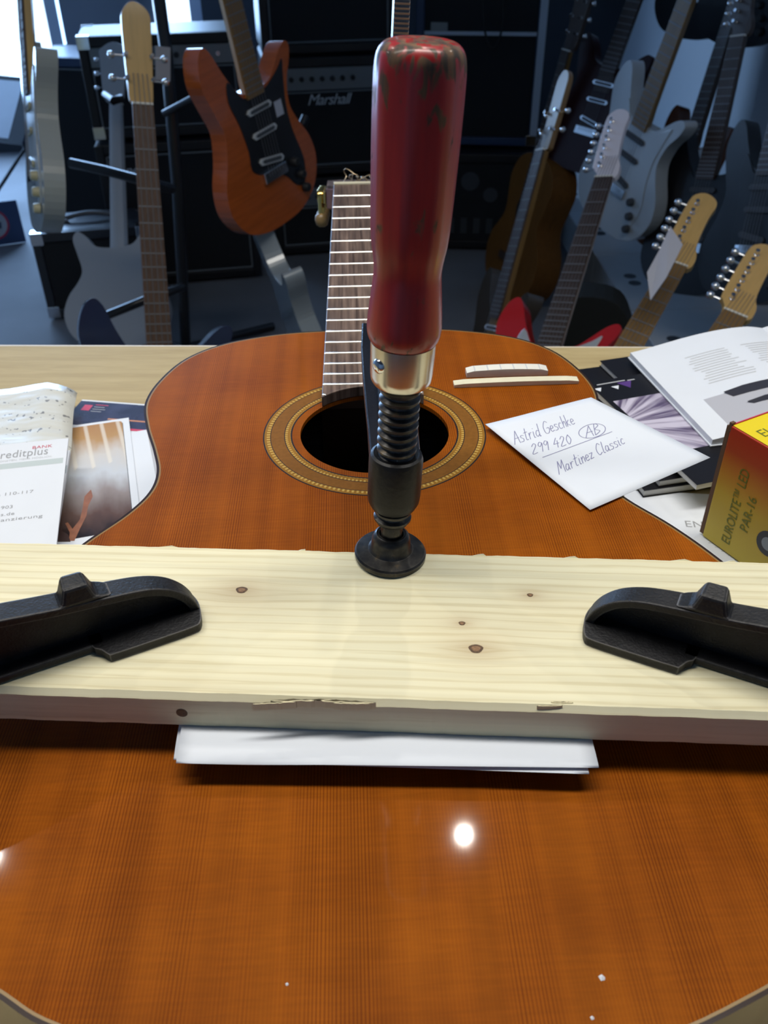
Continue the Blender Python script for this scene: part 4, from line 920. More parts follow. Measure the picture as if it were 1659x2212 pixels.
#BACKGROUND#
# ------------------------------------------------------------------ background: amplifiers
def knob_row(t, y, z, x0, x1, n, r, m):
    for i in range(n):
        x = x0 + (x1 - x0)*i/(n - 1)
        obj('knob', MB().lathe([(r, 0), (r*0.9, r*0.9), (r*0.7, r)], 12, Matrix.Translation((x, y, z)) @ Matrix.Rotation(math.pi/2, 4, 'X')), m, t)
def cabinet(name, label, loc, rot, w, d, h, body, cat='amplifier', pipe=True, plate=None, logo=None, corners=True, handle=False, group='amplifiers along the back of the shop', jack=False):
    # local: x across the front, y from front (0) to back (d), z up; front faces -y
    t = thing(name, loc, label, cat, group, rot=rotz(math.radians(rot)))
    obj('shell', MB().box(-w/2, w/2, 0.012, d, 0.012, h), body, t, bevel=0.008)
    top = h - 0.03 - (plate or 0)
    fr = MB().box(-w/2, -w/2 + 0.028, 0, 0.0125, 0.012, h).box(w/2 - 0.028, w/2, 0, 0.0125, 0.012, h)
    fr.box(-w/2 + 0.028, w/2 - 0.028, 0, 0.0125, h - 0.03, h).box(-w/2 + 0.028, w/2 - 0.028, 0, 0.0125, 0.012, 0.04)
    obj('front_frame', fr, body, t, bevel=0.003)
    obj('grille', MB().box(-w/2 + 0.03, w/2 - 0.03, 0.004, 0.0119, 0.042, top - 0.004), grille, t)
    if pipe:
        x0, x1, z0, z1 = -w/2 + 0.034, w/2 - 0.034, 0.046, top - 0.008; r = 0.0028
        for a, b in (((x0, z0), (x1, z0)), ((x1, z0), (x1, z1)), ((x1, z1), (x0, z1)), ((x0, z1), (x0, z0))):
            obj('piping', MB().tube([(a[0], 0.003, a[1]), (b[0], 0.003, b[1])], r, 6), piping, t)
    if plate:
        obj('control_panel', MB().box(-w/2 + 0.032, w/2 - 0.032, 0.002, 0.0119, h - 0.03 - plate, h - 0.034), plate_m, t)
        knob_row(t, 0.002, h - 0.032 - plate/2, -w*0.30, w*0.16, 7, 0.009, rubber)
        obj('input_jack', MB().lathe([(0.008, 0), (0.007, 0.004)], 10, Matrix.Translation((w*0.34, 0.002, h - 0.032 - plate/2)) @ Matrix.Rotation(math.pi/2, 4, 'X')), chrome, t)
    if logo:
        mb = text_mb(logo[0], logo[1], 0.35, 0.9); wd = max(v[0] for v in mb.v)
        mb.v = [(vx - wd/2 + logo[2], 0.001, logo[3] + vy) for vx, vy, vz in mb.v]; obj('logo', mb, mat('logo_white', (0.62, 0.66, 0.70, 1), 0.4), t)
    if corners:
        for sx in (-1, 1):
            for sz in (0, 1):
                for yy in (0.0, d):
                    x = sx*(w/2 + 0.0015); z = 0.011 if sz == 0 else h + 0.0015; c = 0.040; s_ = -1 if sz else 1; y1 = yy - 0.0015 if yy == 0 else yy + 0.0015; sy = 1 if yy == 0 else -1
                    mb = MB()
                    mb.box(min(x, x - sx*c), max(x, x - sx*c), min(y1, y1 + sy*0.004), max(y1, y1 + sy*0.004), min(z, z + s_*c), max(z, z + s_*c))
                    mb.box(min(x, x - sx*0.004), max(x, x - sx*0.004), min(y1, y1 + sy*c), max(y1, y1 + sy*c), min(z, z + s_*c), max(z, z + s_*c))
                    mb.box(min(x, x - sx*c), max(x, x - sx*c), min(y1, y1 + sy*c), max(y1, y1 + sy*c), min(z, z + s_*0.004), max(z, z + s_*0.004))
                    obj('metal_corner', mb, chrome, t, bevel=0.002)
    if handle:
        for s_ in (-1, 1): obj('handle_cap', MB().box(s_*0.085 - 0.016, s_*0.085 + 0.016, d/2 - 0.013, d/2 + 0.013, h, h + 0.012), chrome, t, bevel=0.004)
        pts = [(-0.08 + 0.16*i/10, d/2, h + 0.011 + 0.013*math.sin(math.pi*i/10)) for i in range(11)]
        obj('handle_strap', MB().tube(pts, 0.0085, 8), mat('handle_grey', (0.10, 0.11, 0.12, 1), 0.4), t, smooth=60)
    if jack:
        obj('jack_plate', MB().box(-w*0.32 - 0.03, -w*0.32 + 0.03, -0.0015, 0.0038, h*0.50, h*0.50 + 0.035), plate_m, t)
    for sx in (-1, 1):
        for yy in (0.05, d - 0.05): obj('foot', MB().lathe([(0.016, 0), (0.019, 0.012)], 12, Matrix.Translation((sx*(w/2 - 0.05), yy, 0.0))), rubber, t)
    return t
# small practice amp with the bright handle, on the floor at the left
cabinet('practice_amp', 'small black practice amp with steel corners and strap handle on the floor', (-0.86, 2.46, 0), 10, 0.37, 0.21, 0.30, mat('tolex_satin', (0.030, 0.033, 0.040, 1), 0.30, bump=0.15, bscale=600), handle=True, pipe=False)
# big stacks
cabinet('speaker_cabinet', 'large black speaker cabinet with pale piping behind the bass guitar', (-0.60, 2.74, 0), 9, 0.52, 0.30, 0.50, tolex, 'speaker', logo=('Laney', 0.05, -0.16, 0.40), corners=False)
cabinet('guitar_amp', 'black combo amp standing on the large piped speaker cabinet', (-0.60, 2.77, 0.501), 9, 0.52, 0.26, 0.32, tolex, plate=0.06, corners=True)
cabinet('guitar_amp', 'lower black combo amp with grey control strip beside the clamp handle', (-0.06, 3.02, 0), 8, 0.48, 0.30, 0.295, tolex, plate=0.07, corners=False)
cabinet('guitar_amp', 'black combo amp with silver control panel and white script logo', (-0.06, 3.03, 0.296), 8, 0.48, 0.30, 0.41, tolex, plate=0.075, logo=('Marshall', 0.052, -0.01, 0.255), corners=False)
cabinet('speaker_cabinet', 'black speaker cabinet with framed grille stacked on top behind the rail', (-0.06, 3.04, 0.707), 8, 0.48, 0.30, 0.55, tolex, 'speaker', corners=False)
cabinet('speaker_cabinet', 'navy tolex speaker cabinet with steel corners tilted left of the bass', (-1.00, 3.12, 0), -14, 0.36, 0.26, 0.70, tolex_blue, 'speaker', corners=True)
cabinet('guitar_amp', 'navy tolex amp head with steel corners stacked by the window', (-0.82, 3.62, 0), -6, 0.70, 0.30, 0.60, tolex_blue, corners=True)
cabinet('guitar_amp', 'black amp with a small flyer leaning on it at the left frame edge', (-1.72, 3.22, 0), 20, 0.46, 0.33, 0.50, tolex, corners=False)
cabinet('speaker_cabinet', 'tall navy speaker cabinet with steel edge right of the clamp handle', (0.475, 3.10, 0.372), -9, 0.46, 0.34, 0.78, tolex_blue, 'speaker', pipe=False, corners=True, jack=True)
tallc = [o for o in COL.objects if o.get('label', '').startswith('tall navy')][0]
alu = mat('aluminium_edging', (0.52, 0.58, 0.66, 1), 0.4)
obj('edge_strip', MB().box(0.205, 0.2315, -0.003, 0.0, 0.05, 0.74), alu, tallc)
obj('seam_strip', MB().box(-0.20, 0.20, -0.002, 0.0035, 0.385, 0.397), alu, tallc)
lowr = cabinet('guitar_amp', 'low black amp with patches under the tall navy cabinet', (0.475, 3.02, 0), -7, 0.46, 0.36, 0.37, tolex, pipe=False, corners=False)
for (x, z, r) in ((-0.12, 0.26, 0.03), (-0.02, 0.27, 0.035), (0.06, 0.22, 0.028)):
    obj('patch', MB().prism(circ(r, 16), 0, 0.001, Matrix.Translation((x, 0.004, z)) @ Matrix.Rotation(math.pi/2, 4, 'X')), mat('patch_grey', (0.05, 0.055, 0.065, 1), 0.6), lowr)
for i in range(6): obj('slot', MB().box(-0.15 + 0.05*i, -0.125 + 0.05*i, 0.0025, 0.0039, 0.07, 0.13), mat('slot_grey', (0.045, 0.05, 0.055, 1), 0.5), lowr)
# cable hanging over the tall navy cabinet
q = [at_y(u, v, 3.07) for u, v in ((1046, -60), (1044, 20), (1048, 70), (1060, 100), (1074, 95), (1084, 60), (1086, 0), (1084, -60))]
o = obj('hanging_cable', MB().tube(spline([tuple(p) for p in q], 5, False), 0.004, 6), rubber, smooth=60); tag(centre(o), 'black cable looped over the front of the tall navy cabinet', 'cable')
# pale amp or case on the window ledge, snare drum rim beside it
wb_ = thing('white_cabinet', (-0.99, 3.68, 0.602), 'pale grey cabinet with two dark panels against the bright window', 'cabinet', rot=rotz(math.radians(-6)))
obj('shell', MB().box(-0.17, 0.16, 0, 0.2, 0, 0.36), mat('pale_cabinet', (0.30, 0.34, 0.40, 1), 0.5), wb_, bevel=0.006)
for x in (-0.06, 0.06): obj('panel', MB().box(x - 0.022, x + 0.022, -0.002, 0.001, 0.04, 0.11), tolex_blue, wb_)
dr = thing('snare_drum', (-0.62, 3.80, 0.602), 'chrome-rimmed drum with white head beside the pale cabinet', 'drum')
obj('shell', MB().lathe([(0.14, 0.0), (0.15, 0.002), (0.15, 0.095), (0.145, 0.097)], 40), tolex_blue, dr, smooth=40)
obj('drum_head', MB().lathe([(0.147, 0.0975), (0.14, 0.100), (0.01, 0.100)], 40), white_paper, dr, smooth=40)
for z in (0.006, 0.09): obj('rim', MB().lathe([(0.151, z - 0.004), (0.160, z - 0.003), (0.160, z + 0.010), (0.151, z + 0.011)], 40), chrome, dr, smooth=40)
for i in range(8): a = math.pi*i/4; obj('lug', MB().tube([(0.157*math.cos(a), 0.157*math.sin(a), 0.015), (0.157*math.cos(a), 0.157*math.sin(a), 0.09)], 0.005, 8), chrome, dr)
# small amp carrying a round no-entry style sticker at the far left
fl_ = thing('flyer', (at_y(6, 490, 3.20).x, 3.20, 0.032), 'blue flyer with a red-ringed round emblem at the left frame edge', 'flyer', rot=rotz(math.radians(20)))
obj('card', MB().box(-0.10, 0.075, 0, 0.002, -0.03, 0.14), mat('flyer_blue', (0.05, 0.09, 0.20, 1), 0.4), fl_)
FM = Matrix.Translation((-0.035, 0, 0.055)) @ Matrix.Rotation(math.pi/2, 4, 'X')
obj('ring_print', MB().prism(circ(0.062, 32), 0, 0.0006, FM), ink_red, fl_); obj('disc_print', MB().prism(circ(0.054, 32), 0, 0.0010, FM), mat('flyer_white', (0.5, 0.55, 0.62, 1), 0.5), fl_)
obj('emblem_print', MB().prism([(-0.03, -0.012), (0.03, -0.02), (0.034, 0.006), (0.0, 0.018), (-0.03, 0.01)], 0, 0.0013, FM), mat('flyer_ink', (0.06, 0.09, 0.16, 1), 0.5), fl_)
# illuminated sheet on a desk by the window
ds = thing('music_desk', tuple(at_t(10, 225, 3.9) - Vector((0, 0, 0.03))), 'bright white sheets on a dark music desk by the window', 'music stand', rot=rotz(math.radians(-25)))
DMt = Matrix.Rotation(math.radians(50), 4, 'X')
obj('tray', MB().box(-0.22, 0.13, -0.14, 0.16, -0.006, 0, DMt), stand_m, ds); obj('sheet', MB().box(-0.20, 0.05, -0.12, 0.14, 0.0005, 0.0015, DMt), white_paper, ds)
obj('pole', MB().tube([(0, 0.02, -0.01), (0.02, 0.10, -ds.location.z + 0.01)], 0.011, 10), stand_m, ds)
for a in (0, 2.1, 4.2): obj('leg', MB().tube([(0.02, 0.10, -ds.location.z + 0.25), (0.02 + 0.25*math.cos(a), 0.10 + 0.25*math.sin(a), -ds.location.z + 0.012)], 0.008, 8), stand_m, ds)

# ------------------------------------------------------------------ electric guitars
STRAT = [(0,0),(70,7),(128,38),(158,92),(152,148),(120,202),(106,240),(116,288),(139,326),(146,352),(134,362),(112,352),(84,326),(60,306),(30,300),(-30,300),(-54,318),(-78,358),(-98,402),(-116,416),(-136,396),(-146,348),(-130,290),(-118,246),(-132,192),(-158,136),(-160,78),(-124,26),(-64,4)]
GUARD = [(96,60),(112,110),(96,180),(92,240),(104,300),(112,332),(92,318),(60,302),(30,292),(-30,292),(-48,306),(-72,338),(-84,300),(-70,250),(-62,190),(-66,150),(-40,130),(0,118),(40,96),(66,66)]
SG = [(0,0),(80,8),(138,46),(164,108),(150,166),(118,210),(104,246),(118,296),(132,344),(118,366),(92,352),(66,322),(30,312),(-30,312),(-66,326),(-96,372),(-120,392),(-138,366),(-122,300),(-106,250),(-120,210),(-152,166),(-166,108),(-140,46),(-82,8)]
FOLK = [(0,0),(90,10),(150,50),(178,115),(170,180),(128,240),(116,280),(130,340),(138,390),(116,440),(70,470),(0,478),(-70,470),(-116,440),(-138,390),(-130,340),(-116,280),(-128,240),(-170,180),(-178,115),(-150,50),(-90,10)]
HEAD6 = [(-21,0),(-24,12),(-34,26),(-40,40),(-44,150),(-36,176),(-18,184),(2,176),(10,160),(8,130),(14,60),(26,30),(22,0)]
HEADB = [(-19,0),(-25,30),(-29,140),(-26,172),(-8,190),(12,186),(27,170),(29,140),(25,30),(19,0)]
BASS = [(1.12*x, 1.14*y) for x, y in STRAT]
HEADSG = [(-21,0),(-34,30),(-42,140),(-40,165),(0,185),(40,165),(42,140),(34,30),(21,0)]
def electric(name, label, cat, body, outline, A, B, n, neck_m, board_m, head=HEAD6, head_m=None, neck=True, guard=None, group=None, pick=None, flip=1, neck_len=470.0, thick=44.0, far=True, tuners=6, detail=True, hole=False):
    # A: (local y, pixel, depth) of a known point; B: (local y, pixel) of a second one on the centre line
    pa = at_t(*A[1], A[2]); d = ray(*B[1]); L = (B[0] - A[0])/1000.0
    w = CAM - pa; aa = d.dot(d); bb = 2*d.dot(w); cc = w.dot(w) - L*L; disc = bb*bb - 4*aa*cc
    tB = (-bb + (1 if far else -1)*math.sqrt(max(disc, 0)))/(2*aa) if disc > 0 else -bb/(2*aa)
    pb = CAM + d*tB; yv = (pb - pa)*(1 if L > 0 else -1); yv.normalize()
    zv = Vector(n); zv = (zv - yv*zv.dot(yv)).normalized(); xv = yv.cross(zv)
    R = Matrix((xv, yv, zv)).transposed(); org = pa - yv*(A[0]/1000)
    t = thing(name, org, label, cat, group, rot=R)
    def p(nm, mb, m, par=None, **k): mb.scale(); return obj(nm, mb, m, par or t, **k)
    bo_ = [(flip*x, y) for x, y in [q[:2] for q in spline([(a, b, 0) for a, b in outline], 4)]]
    th_ = thick/2
    p('body', MB().prism(bo_, -th_, th_), body, bevel=0.006, seg=3)
    f0 = 300 if not hole else 330
    if not neck: return t, R, org
    nut = f0 - 12 + neck_len
    nkm = MB(); sec = []
    for y, w_, dep in ((f0 - 60, 28, th_*0.9), (f0 + 15, 28, 26), (f0 + 50, 27.5, 22), (nut, 21, 20)): sec += [(-w_, y, th_ + 2), (w_, y, th_ + 2), (w_*0.8, y, th_ + 2 - dep*0.7), (0, y, th_ + 2 - dep), (-w_*0.8, y, th_ + 2 - dep*0.7)]
    nkm.v = sec
    for j in range(3):
        for i in range(5): nkm.f.append((j*5+i, j*5+5+i, j*5+5+(i+1) % 5, j*5+(i+1) % 5))
    nkm.f += [(0,1,2,3,4), (19,18,17,16,15)]
    p('neck', nkm, neck_m, smooth=50)
    fb_ = p('fingerboard', MB().prism([(-28, f0 - 12), (28, f0 - 12), (21, nut), (-21, nut)], th_ + 2.1, th_ + 7), board_m)
    fm_ = MB(); sc_ = neck_len/0.72
    for q in range(1, 22):
        y = nut - sc_*(1 - 2**(-q/12)); w_ = 21 + 7*(nut - y)/neck_len; fm_.box(-w_, w_, y - 1.2, y + 1.2, th_ + 7, th_ + 8)
    o = p('frets', fm_, mat('dull_frets', (0.22, 0.22, 0.23, 1), 0.5, 0.5), fb_); o['kind'] = 'stuff'
    p('nut', MB().box(-21, 21, nut, nut + 4, th_, th_ + 8.5), bone2)
    hp_ = [(flip*x, nut + 4 + y) for x, y in [q[:2] for q in spline([(a, b, 0) for a, b in head], 3)]]
    hz = th_ - 9 if head is HEAD6 else th_ - 11
    hd_ = p('headstock', MB().prism(hp_, hz - 7, hz + 7), head_m or neck_m, bevel=0.002)
    for i in range(tuners):
        if head is HEAD6: x0, y0, s_ = -30.0 - 1.2*i + 0.0, nut + 36 + 23.5*i, -1
        else: s_ = -1 if i % 2 else 1; x0, y0 = s_*26.0, nut + 50 + 44*(i//2)
        x0 *= flip; s2 = s_*flip
        tm = p('tuner', MB().lathe([(4.6, hz + 6.5), (4.6, hz + 9), (3.2, hz + 10), (3.2, hz + 19), (4, hz + 20)], 12, Matrix.Translation((x0 + (10 if head is HEAD6 else 0)*flip, y0, 0))), chrome, hd_, smooth=40)
        p('tuner_key', MB().tube([(x0, y0, hz - 3), (x0 + s2*20, y0, hz - 3)], 2.2, 6).lathe([(2, 0), (6, 2), (7.5, 8), (6, 13), (2, 14)], 10, Matrix.Translation((x0 + s2*20, y0, hz - 3)) @ Matrix.Rotation(s2*math.pi/2, 4, 'Y')), chrome, tm, smooth=60)
    if hole:
        p('soundhole', MB().prism(circ(48, 24, (0, 300)), th_ - 1, th_ + 0.4), rubber); p('bridge', MB().box(-70, 70, 118, 142, th_, th_ + 9), rose_bg)
    elif detail:
        zt = th_
        if guard:
            p('pickguard', MB().prism([(flip*x, y) for x, y in [q[:2] for q in spline([(a, b, 0) for a, b in GUARD], 3)]], th_, th_ + 2.4), guard, bevel=0.0008); zt = th_ + 2.4
        pm, pin = pick or (white_paper, ink_dark)
        for (y, wd) in ((262, 14), (212, 14), (150, 15)):
            tl = 0.18 if y == 150 else 0.0
            M_ = Matrix.Translation((0, y, 0)) @ Matrix.Rotation(-tl*flip, 4, 'Z')
            rr_ = [(-36, -wd/2), (36, -wd/2), (42, 0), (36, wd/2), (-36, wd/2), (-42, 0)]
            pk = p('pickup', MB().prism(rr_, zt, zt + 5, M_), pm, bevel=0.001); p('pickup_insert', MB().prism([(x*0.8, y_*0.5) for x, y_ in rr_], zt + 5, zt + 5.6, M_), pin, pk)
        p('bridge', MB().box(-40, 40, 108, 132, th_, th_ + 10), chrome, bevel=0.001)
        for (x, y) in ((72, 118), (86, 84), (92, 50)): p('knob', MB().lathe([(11, zt), (10, zt + 12), (8, zt + 14)], 16, Matrix.Translation((flip*x, y, 0))), (rubber if guard in (MATS.get('black_guard'), MATS.get('black_gloss')) else pm), smooth=40)
    sm_ = MB()
    for i in range(4 if tuners == 4 else 6):
        x = (-17.5 + 7*i) if tuners != 4 else (-15 + 10*i); sm_.tube([(x*1.35, 120, th_ + 11), (x, nut + 2, th_ + 9), (x*0.9, nut + 60, hz + 10)], 0.55 if tuners != 4 else 1.0, 4)
    o = p('strings', sm_, mat('dull_strings', (0.16, 0.16, 0.17, 1), 0.5, 0.5)); o['kind'] = 'stuff'
    return t, R, org
paint = lambda nm, c, r=0.22: mat(nm, c, r, coat=0.5)
orange = mat('amber_lacquer', (0.40, 0.085, 0.014, 1), 0.22, coat=0.6, var=0.15, vscale=10, stretch=(1, 12, 1))
amber, _, _ = electric('electric_guitar', 'amber orange electric guitar with black pickguard hanging in front of the amps', 'guitar', orange, STRAT, (290, (533, 205), 1.95), (20, (598, 462)), (0.80, -0.60, 0.12), maple, maple_dark,
         guard=mat('black_guard', (0.012, 0.013, 0.016, 1), 0.25), pick=(mat('pickup_white', (0.45, 0.47, 0.48, 1), 0.4), mat('pickup_core', (0.05, 0.06, 0.07, 1), 0.4)), far=True)
electric('electric_guitar', 'pale silver electric guitar hanging edge-on at the far left by the window', 'guitar', paint('silver_white', (0.38, 0.41, 0.40, 1)), STRAT, (290, (86, 205), 1.95), (10, (104, 512)), (-0.93, -0.42, 0.10), maple, rose_bg,
         guard=mat('pearl_guard', (0.50, 0.54, 0.55, 1), 0.2), pick=(mat('pickup_cream', (0.52, 0.48, 0.30, 1), 0.4), mat('pickup_core', (0.05, 0.06, 0.07, 1), 0.4)), far=True)
whitep = paint('white_gloss', (0.42, 0.44, 0.46, 1), 0.28)
electric('electric_guitar', 'white double-horned guitar seen from the back on the left rack', 'guitar', whitep, SG, (330, (252, 525), 2.72), (790, (245, 205)), (0.1, 1.0, 0.1), whitep, rose_bg, head=HEADSG, head_m=whitep, neck_len=480, thick=36, detail=False)
electric('bass_guitar', 'navy bass guitar with brown fretted neck and maple headstock in the rack', 'bass', paint('navy_gloss', (0.012, 0.018, 0.055, 1)), BASS, (288 + 570, (304, 232), 1.84), (455, (336, 690)), (0.40, -1.0, 0.3), maple_dark, mat('bass_board', (0.105, 0.058, 0.036, 1), 0.4, var=0.25, vscale=60, stretch=(6, 1, 6)), head=HEADB, head_m=maple, neck_len=570, tuners=4)
electric('electric_guitar', 'silver blue guitar body seen edge-on beyond the fretboard', 'guitar', paint('silver_blue', (0.26, 0.30, 0.33, 1), 0.2), STRAT, (405, (583, 505), 2.02), (110, (668, 745)), (-0.94, -0.30, 0.05), rose_bg, rose_bg, neck=False)
# right wall and floor stands
red = paint('bright_red', (0.50, 0.012, 0.014, 1), 0.2)
electric('electric_guitar', 'bright red guitar with pale headstock and dark neck in front of the plinth', 'guitar', red, STRAT, (720, (1312, 398), 2.00), (290, (1192, 768)), (-0.62, -0.70, 0.35), mat('pale_maple', lin(196, 180, 170), 0.3), rose_bg, head_m=mat('pale_head', (0.72, 0.68, 0.74, 1), 0.3), guard=whitep, far=False, neck_len=430)
electric('electric_guitar', 'guitar with yellow maple headstock and neck beside the open catalogue', 'guitar', paint('dark_wine', (0.05, 0.006, 0.010, 1)), STRAT, (720, (1458, 588), 1.74), (290, (1240, 965)), (-0.40, -0.75, 0.50), maple, maple_dark, far=False, neck_len=430)
electric('electric_guitar', 'guitar with maple headstock and chrome tuners at the right frame edge', 'guitar', paint('dark_red_brown', (0.07, 0.012, 0.008, 1)), STRAT, (720, (1580, 700), 1.56), (290, (1330, 1090)), (-0.40, -0.70, 0.50), maple, maple_dark, far=False, neck_len=430)
whit2 = paint('ice_white', (0.40, 0.45, 0.49, 1), 0.25)
wallg = 'guitars hanging along the right wall'
electric('electric_guitar', 'white electric guitar with maple neck leaning on the right wall', 'guitar', whit2, STRAT, (290, (1395, 275), 2.35), (20, (1318, 480)), (-0.88, -0.45, 0.20), maple_dark, maple_dark, guard=whit2, pick=(ink_dark, ink_dark), group=wallg)
electric('electric_guitar', 'brown-edged guitar with white pickguard and dark neck on the right wall', 'guitar', paint('walnut', (0.09, 0.030, 0.014, 1)), STRAT, (290, (1500, 330), 2.62), (20, (1432, 545)), (-0.93, -0.30, 0.20), rose_bg, rose_bg, guard=whit2, group=wallg)
blackp = mat('black_gloss', (0.006, 0.006, 0.008, 1), 0.4, coat=0.08, spec=0.3)
electric('electric_guitar', 'dark wine guitar with chrome pickups left of the white guitar', 'guitar', mat('wine_red', (0.025, 0.003, 0.004, 1), 0.4, coat=0.08, spec=0.3), SG, (290, (1320, 165), 2.75), (20, (1235, 395)), (-0.75, -0.62, 0.20), rose_bg, rose_bg, head=HEADSG, pick=(chrome, ink_dark), group=wallg)
electric('electric_guitar', 'black guitar hanging highest between the maple and dark necks', 'guitar', blackp, STRAT, (0, (1492, 84), 2.95), (280, (1545, -190)), (-0.85, -0.50, 0.15), rose_bg, rose_bg, guard=blackp, pick=(ink_dark, ink_dark), group=wallg)
electric('electric_guitar', 'black guitar hanging at the upper right corner', 'guitar', blackp, STRAT, (0, (1590, 100), 2.75), (280, (1655, -190)), (-0.85, -0.50, 0.15), rose_bg, rose_bg, guard=blackp, pick=(ink_dark, ink_dark), group=wallg)
electric('electric_guitar', 'glossy black guitar standing in front of the pale wall', 'guitar', blackp, STRAT, (400, (1560, 290), 2.25), (60, (1490, 590)), (-0.85, -0.45, 0.20), rose_bg, rose_bg, guard=blackp, pick=(ink_dark, ink_dark), neck_len=330, group=wallg)
electric('electric_guitar', 'black guitar with long dark neck cut by the right frame edge', 'guitar', blackp, STRAT, (290, (1672, 380), 2.05), (20, (1612, 640)), (-0.93, -0.32, 0.20), maple_dark, rose_bg, guard=blackp, pick=(ink_dark, ink_dark), group=wallg)
electric('bass_guitar', 'dark slim bass leaning right of the red handle with tan headstock edge', 'bass', paint('grey_brown', (0.045, 0.035, 0.026, 1)), STRAT, (288 + 420, (1186, 332), 2.22), (300, (1072, 745)), (-0.94, -0.20, 0.25), maple_dark, rose_bg, head=HEADB, head_m=maple_dark, neck_len=420, tuners=4, far=False)
electric('acoustic_guitar', 'tan acoustic guitar leaning behind the dark slim bass', 'guitar', mat('tan_wood', (0.15, 0.062, 0.012, 1), 0.5, coat=0.0, spec=0.2, var=0.15, vscale=12, stretch=(12, 1, 12)), FOLK, (470, (1188, 345), 2.93), (0, (1105, 640)), (-0.93, -0.30, 0.20), maple_dark, rose_bg, hole=True, thick=95, head=HEADSG, head_m=rose_bg, group='guitars standing near the clamp handle')
# white plinth under the wall guitars: a row of low boxes with paired finger holes
pl_m = plinth_m
for i, (yy0, yy1) in enumerate(((1.62, 2.10), (2.104, 2.58), (2.584, 3.06), (3.064, 3.54), (3.544, 4.02))):
    t = thing('plinth_box', (1.12, (yy0 + yy1)/2, 0), ('first white plinth box from the counter under the wall guitars', 'second white plinth box from the counter under the wall guitars', 'third white plinth box from the counter under the wall guitars', 'fourth white plinth box from the counter under the wall guitars', 'furthest white plinth box by the back wall')[i], 'plinth', 'white plinth boxes along the right wall')
    hy = (yy1 - yy0)/2
    obj('box', MB().box(-0.27, 0.285, -hy, hy, 0, 0.14), pl_m, t, bevel=0.003)
    for s_ in (-0.030, 0.030):
        obj('finger_hole', MB().lathe([(0.021, -0.002), (0.021, 0.0012)], 16, Matrix.Translation((-0.20, s_, 0.1395))), ink_dark, t)
        obj('finger_hole', MB().lathe([(0.021, -0.002), (0.021, 0.0012)], 16, Matrix.Translation((-0.2695, s_, 0.075)) @ Matrix.Rotation(-math.pi/2, 4, 'Y')), ink_dark, t)
# price tag and bag tied to the yellow maple neck
pt = thing('price_tag', tuple(at_t(1448, 520, 1.60)), 'white paper tag tied below the yellow maple headstock', 'tag')
tw = [at_t(u, v, t_) for u, v, t_ in ((1448, 490, 1.62), (1475, 530, 1.60), (1440, 600, 1.58), (1405, 650, 1.58), (1398, 590, 1.60), (1425, 540, 1.61))]
o = obj('tag', MB().add([tuple(p) for p in tw], [(0, 1, 2, 5), (5, 2, 3, 4)]), mat('tag_paper', (0.46, 0.47, 0.54, 1), 0.5), pt, world=True); m_ = o.modifiers.new('t', 'SOLIDIFY'); m_.thickness = 0.002
# black gig bag standing by the plinth
gb = thing('gig_bag', tuple(at_y(1282, 640, 1.72)), 'rounded black gig bag standing in front of the white plinth', 'bag', rot=rotz(-0.3)); gb.location.z = 0.0
obj('bag', MB().prism([q[:2] for q in spline([(-0.13,0.0,0),(0.13,0.0,0),(0.14,0.15,0),(0.10,0.30,0),(0.05,0.36,0),(-0.05,0.36,0),(-0.10,0.30,0),(-0.14,0.15,0)], 4)], -0.05, 0.05, Matrix.Rotation(math.pi/2, 4, 'X')), mat('nylon', (0.012, 0.014, 0.013, 1), 0.8), gb, bevel=0.02, seg=3)
# steel guitar rack holding the left-hand instruments
rk = thing('guitar_rack', (at_z(385, 760, -1000).x, 2.05, 0), 'black tubular guitar rack between the bass and the amps', 'rack')
def w2(u, v, t): return tuple(at_t(u, v, t))
def rpart(nm, pts, r): return obj(nm, MB().tube(pts, r, 10), stand_m, rk, world=True, smooth=60)
b0 = at_z(402, 760, -985); tp = at_t(352, 60, 2.25)
rpart('post', [(b0.x, b0.y, 0.02), tuple(at_t(385, 420, 2.38)), tuple(at_t(360, 120, 2.28)), tuple(tp + Vector((0, 0, 0.35)))], 0.016)
rpart('arm', [w2(152, 352, 2.25), w2(225, 368, 2.22), w2(300, 388, 2.2)], 0.012)
rpart('arm', [w2(355, 245, 2.30), w2(430, 205, 2.2)], 0.009)
rpart('arm', [w2(372, 408, 2.34), w2(300, 388, 2.2)], 0.012)
rpart('arm', [w2(210, 690, 2.45), w2(310, 650, 2.40), w2(395, 620, 2.50)], 0.012)
rpart('cradle', [w2(228, 205, 2.66), w2(245, 218, 2.60), w2(262, 212, 2.62)], 0.012)
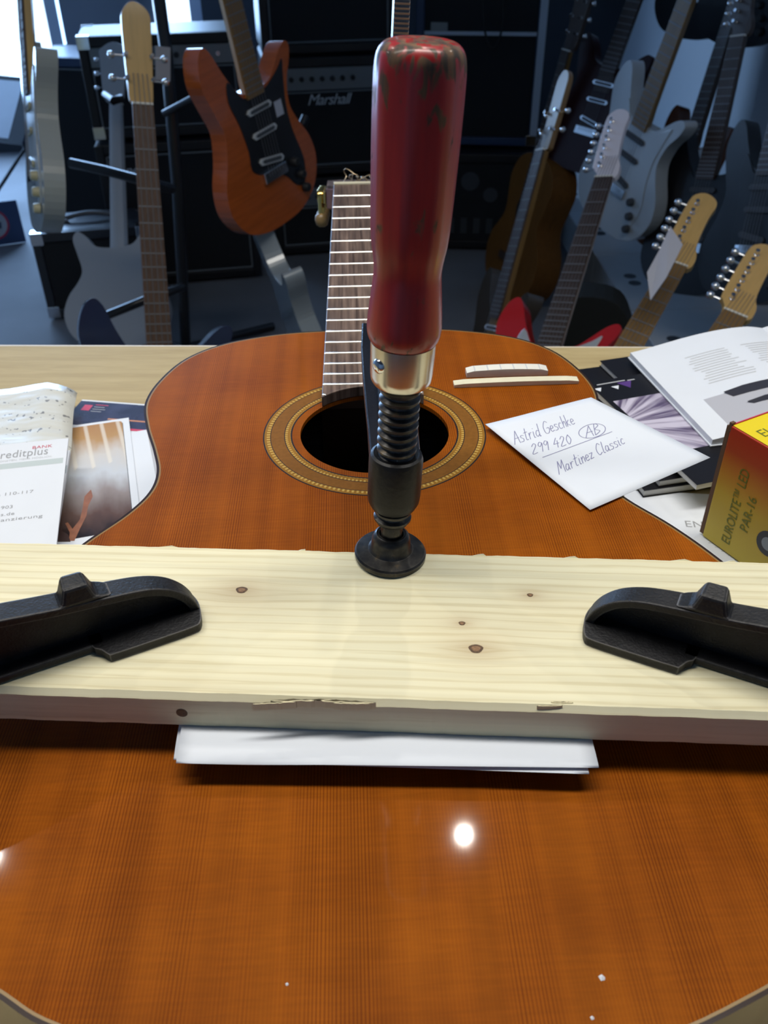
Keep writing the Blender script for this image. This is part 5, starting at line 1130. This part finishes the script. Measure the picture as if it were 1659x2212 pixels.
for a in (0.6, 2.7, 4.6): rpart('foot', [(b0.x, b0.y, 0.03), (b0.x + 0.32*math.cos(a), b0.y + 0.32*math.sin(a), 0.014)], 0.013)
rpart('knob', [w2(660, 252, 2.5), w2(652, 270, 2.5)], 0.012)
rpart('arm', [w2(652, 270, 2.5), w2(630, 310, 2.5)], 0.005)
# paper price tickets on the hanging guitars
for (u, v, t_, w_, h_, lab) in ((352, 138, 2.15, 0.035, 0.075, 'white price ticket hanging beside the bass headstock'), ):
    p_ = at_t(u, v, t_); o = obj('price_ticket', MB().box(-w_/2, w_/2, -0.0006, 0.0006, -h_/2, h_/2), mat('ticket', (0.42, 0.44, 0.50, 1), 0.6)); o.location = p_; o.rotation_euler = (0, 0.15, 0.25); tag(o, lab, 'ticket', 'price tickets')

obj('price_sticker', MB().box(0.052, 0.078, 0.225, 0.258, 0.0246, 0.0250), mat('ticket', (0.42, 0.44, 0.50, 1), 0.6), amber)


# ceiling-hung rail that carries the two hanging guitars (above the frame)
silv = [o for o in COL.objects if o.get('label', '').startswith('pale silver')][0]
pA, pB = wm(silv) @ Vector((0, 0.775, -0.005)), wm(amber) @ Vector((0, 0.775, -0.005))
hr = thing('hanging_rail', (pA + pB)/2 + Vector((0, 0, -0.02)), 'black tubular rail hung from the ceiling carrying two guitars', 'rail')
dd = (pB - pA).normalized(); e0, e1 = pA - dd*0.25 + Vector((0, 0.07, 0)), pB + dd*0.25 + Vector((0, 0.07, 0))
obj('bar', MB().tube([tuple(e0), tuple(e1)], 0.012, 10), stand_m, hr, world=True, smooth=60)
for q in (e0 + dd*0.05, e1 - dd*0.05): obj('drop_rod', MB().tube([tuple(q), (q.x, q.y, ZC - 0.001)], 0.007, 8), stand_m, hr, world=True, smooth=60)
for q in (pA, pB):
    for sx in (-1, 1): obj('hook', MB().tube([(q.x + sx*0.03, q.y + 0.07, q.z), (q.x + sx*0.03, q.y + 0.02, q.z), (q.x + sx*0.03, q.y - 0.03, q.z + 0.008)], 0.005, 8), stand_m, hr, world=True, smooth=60)
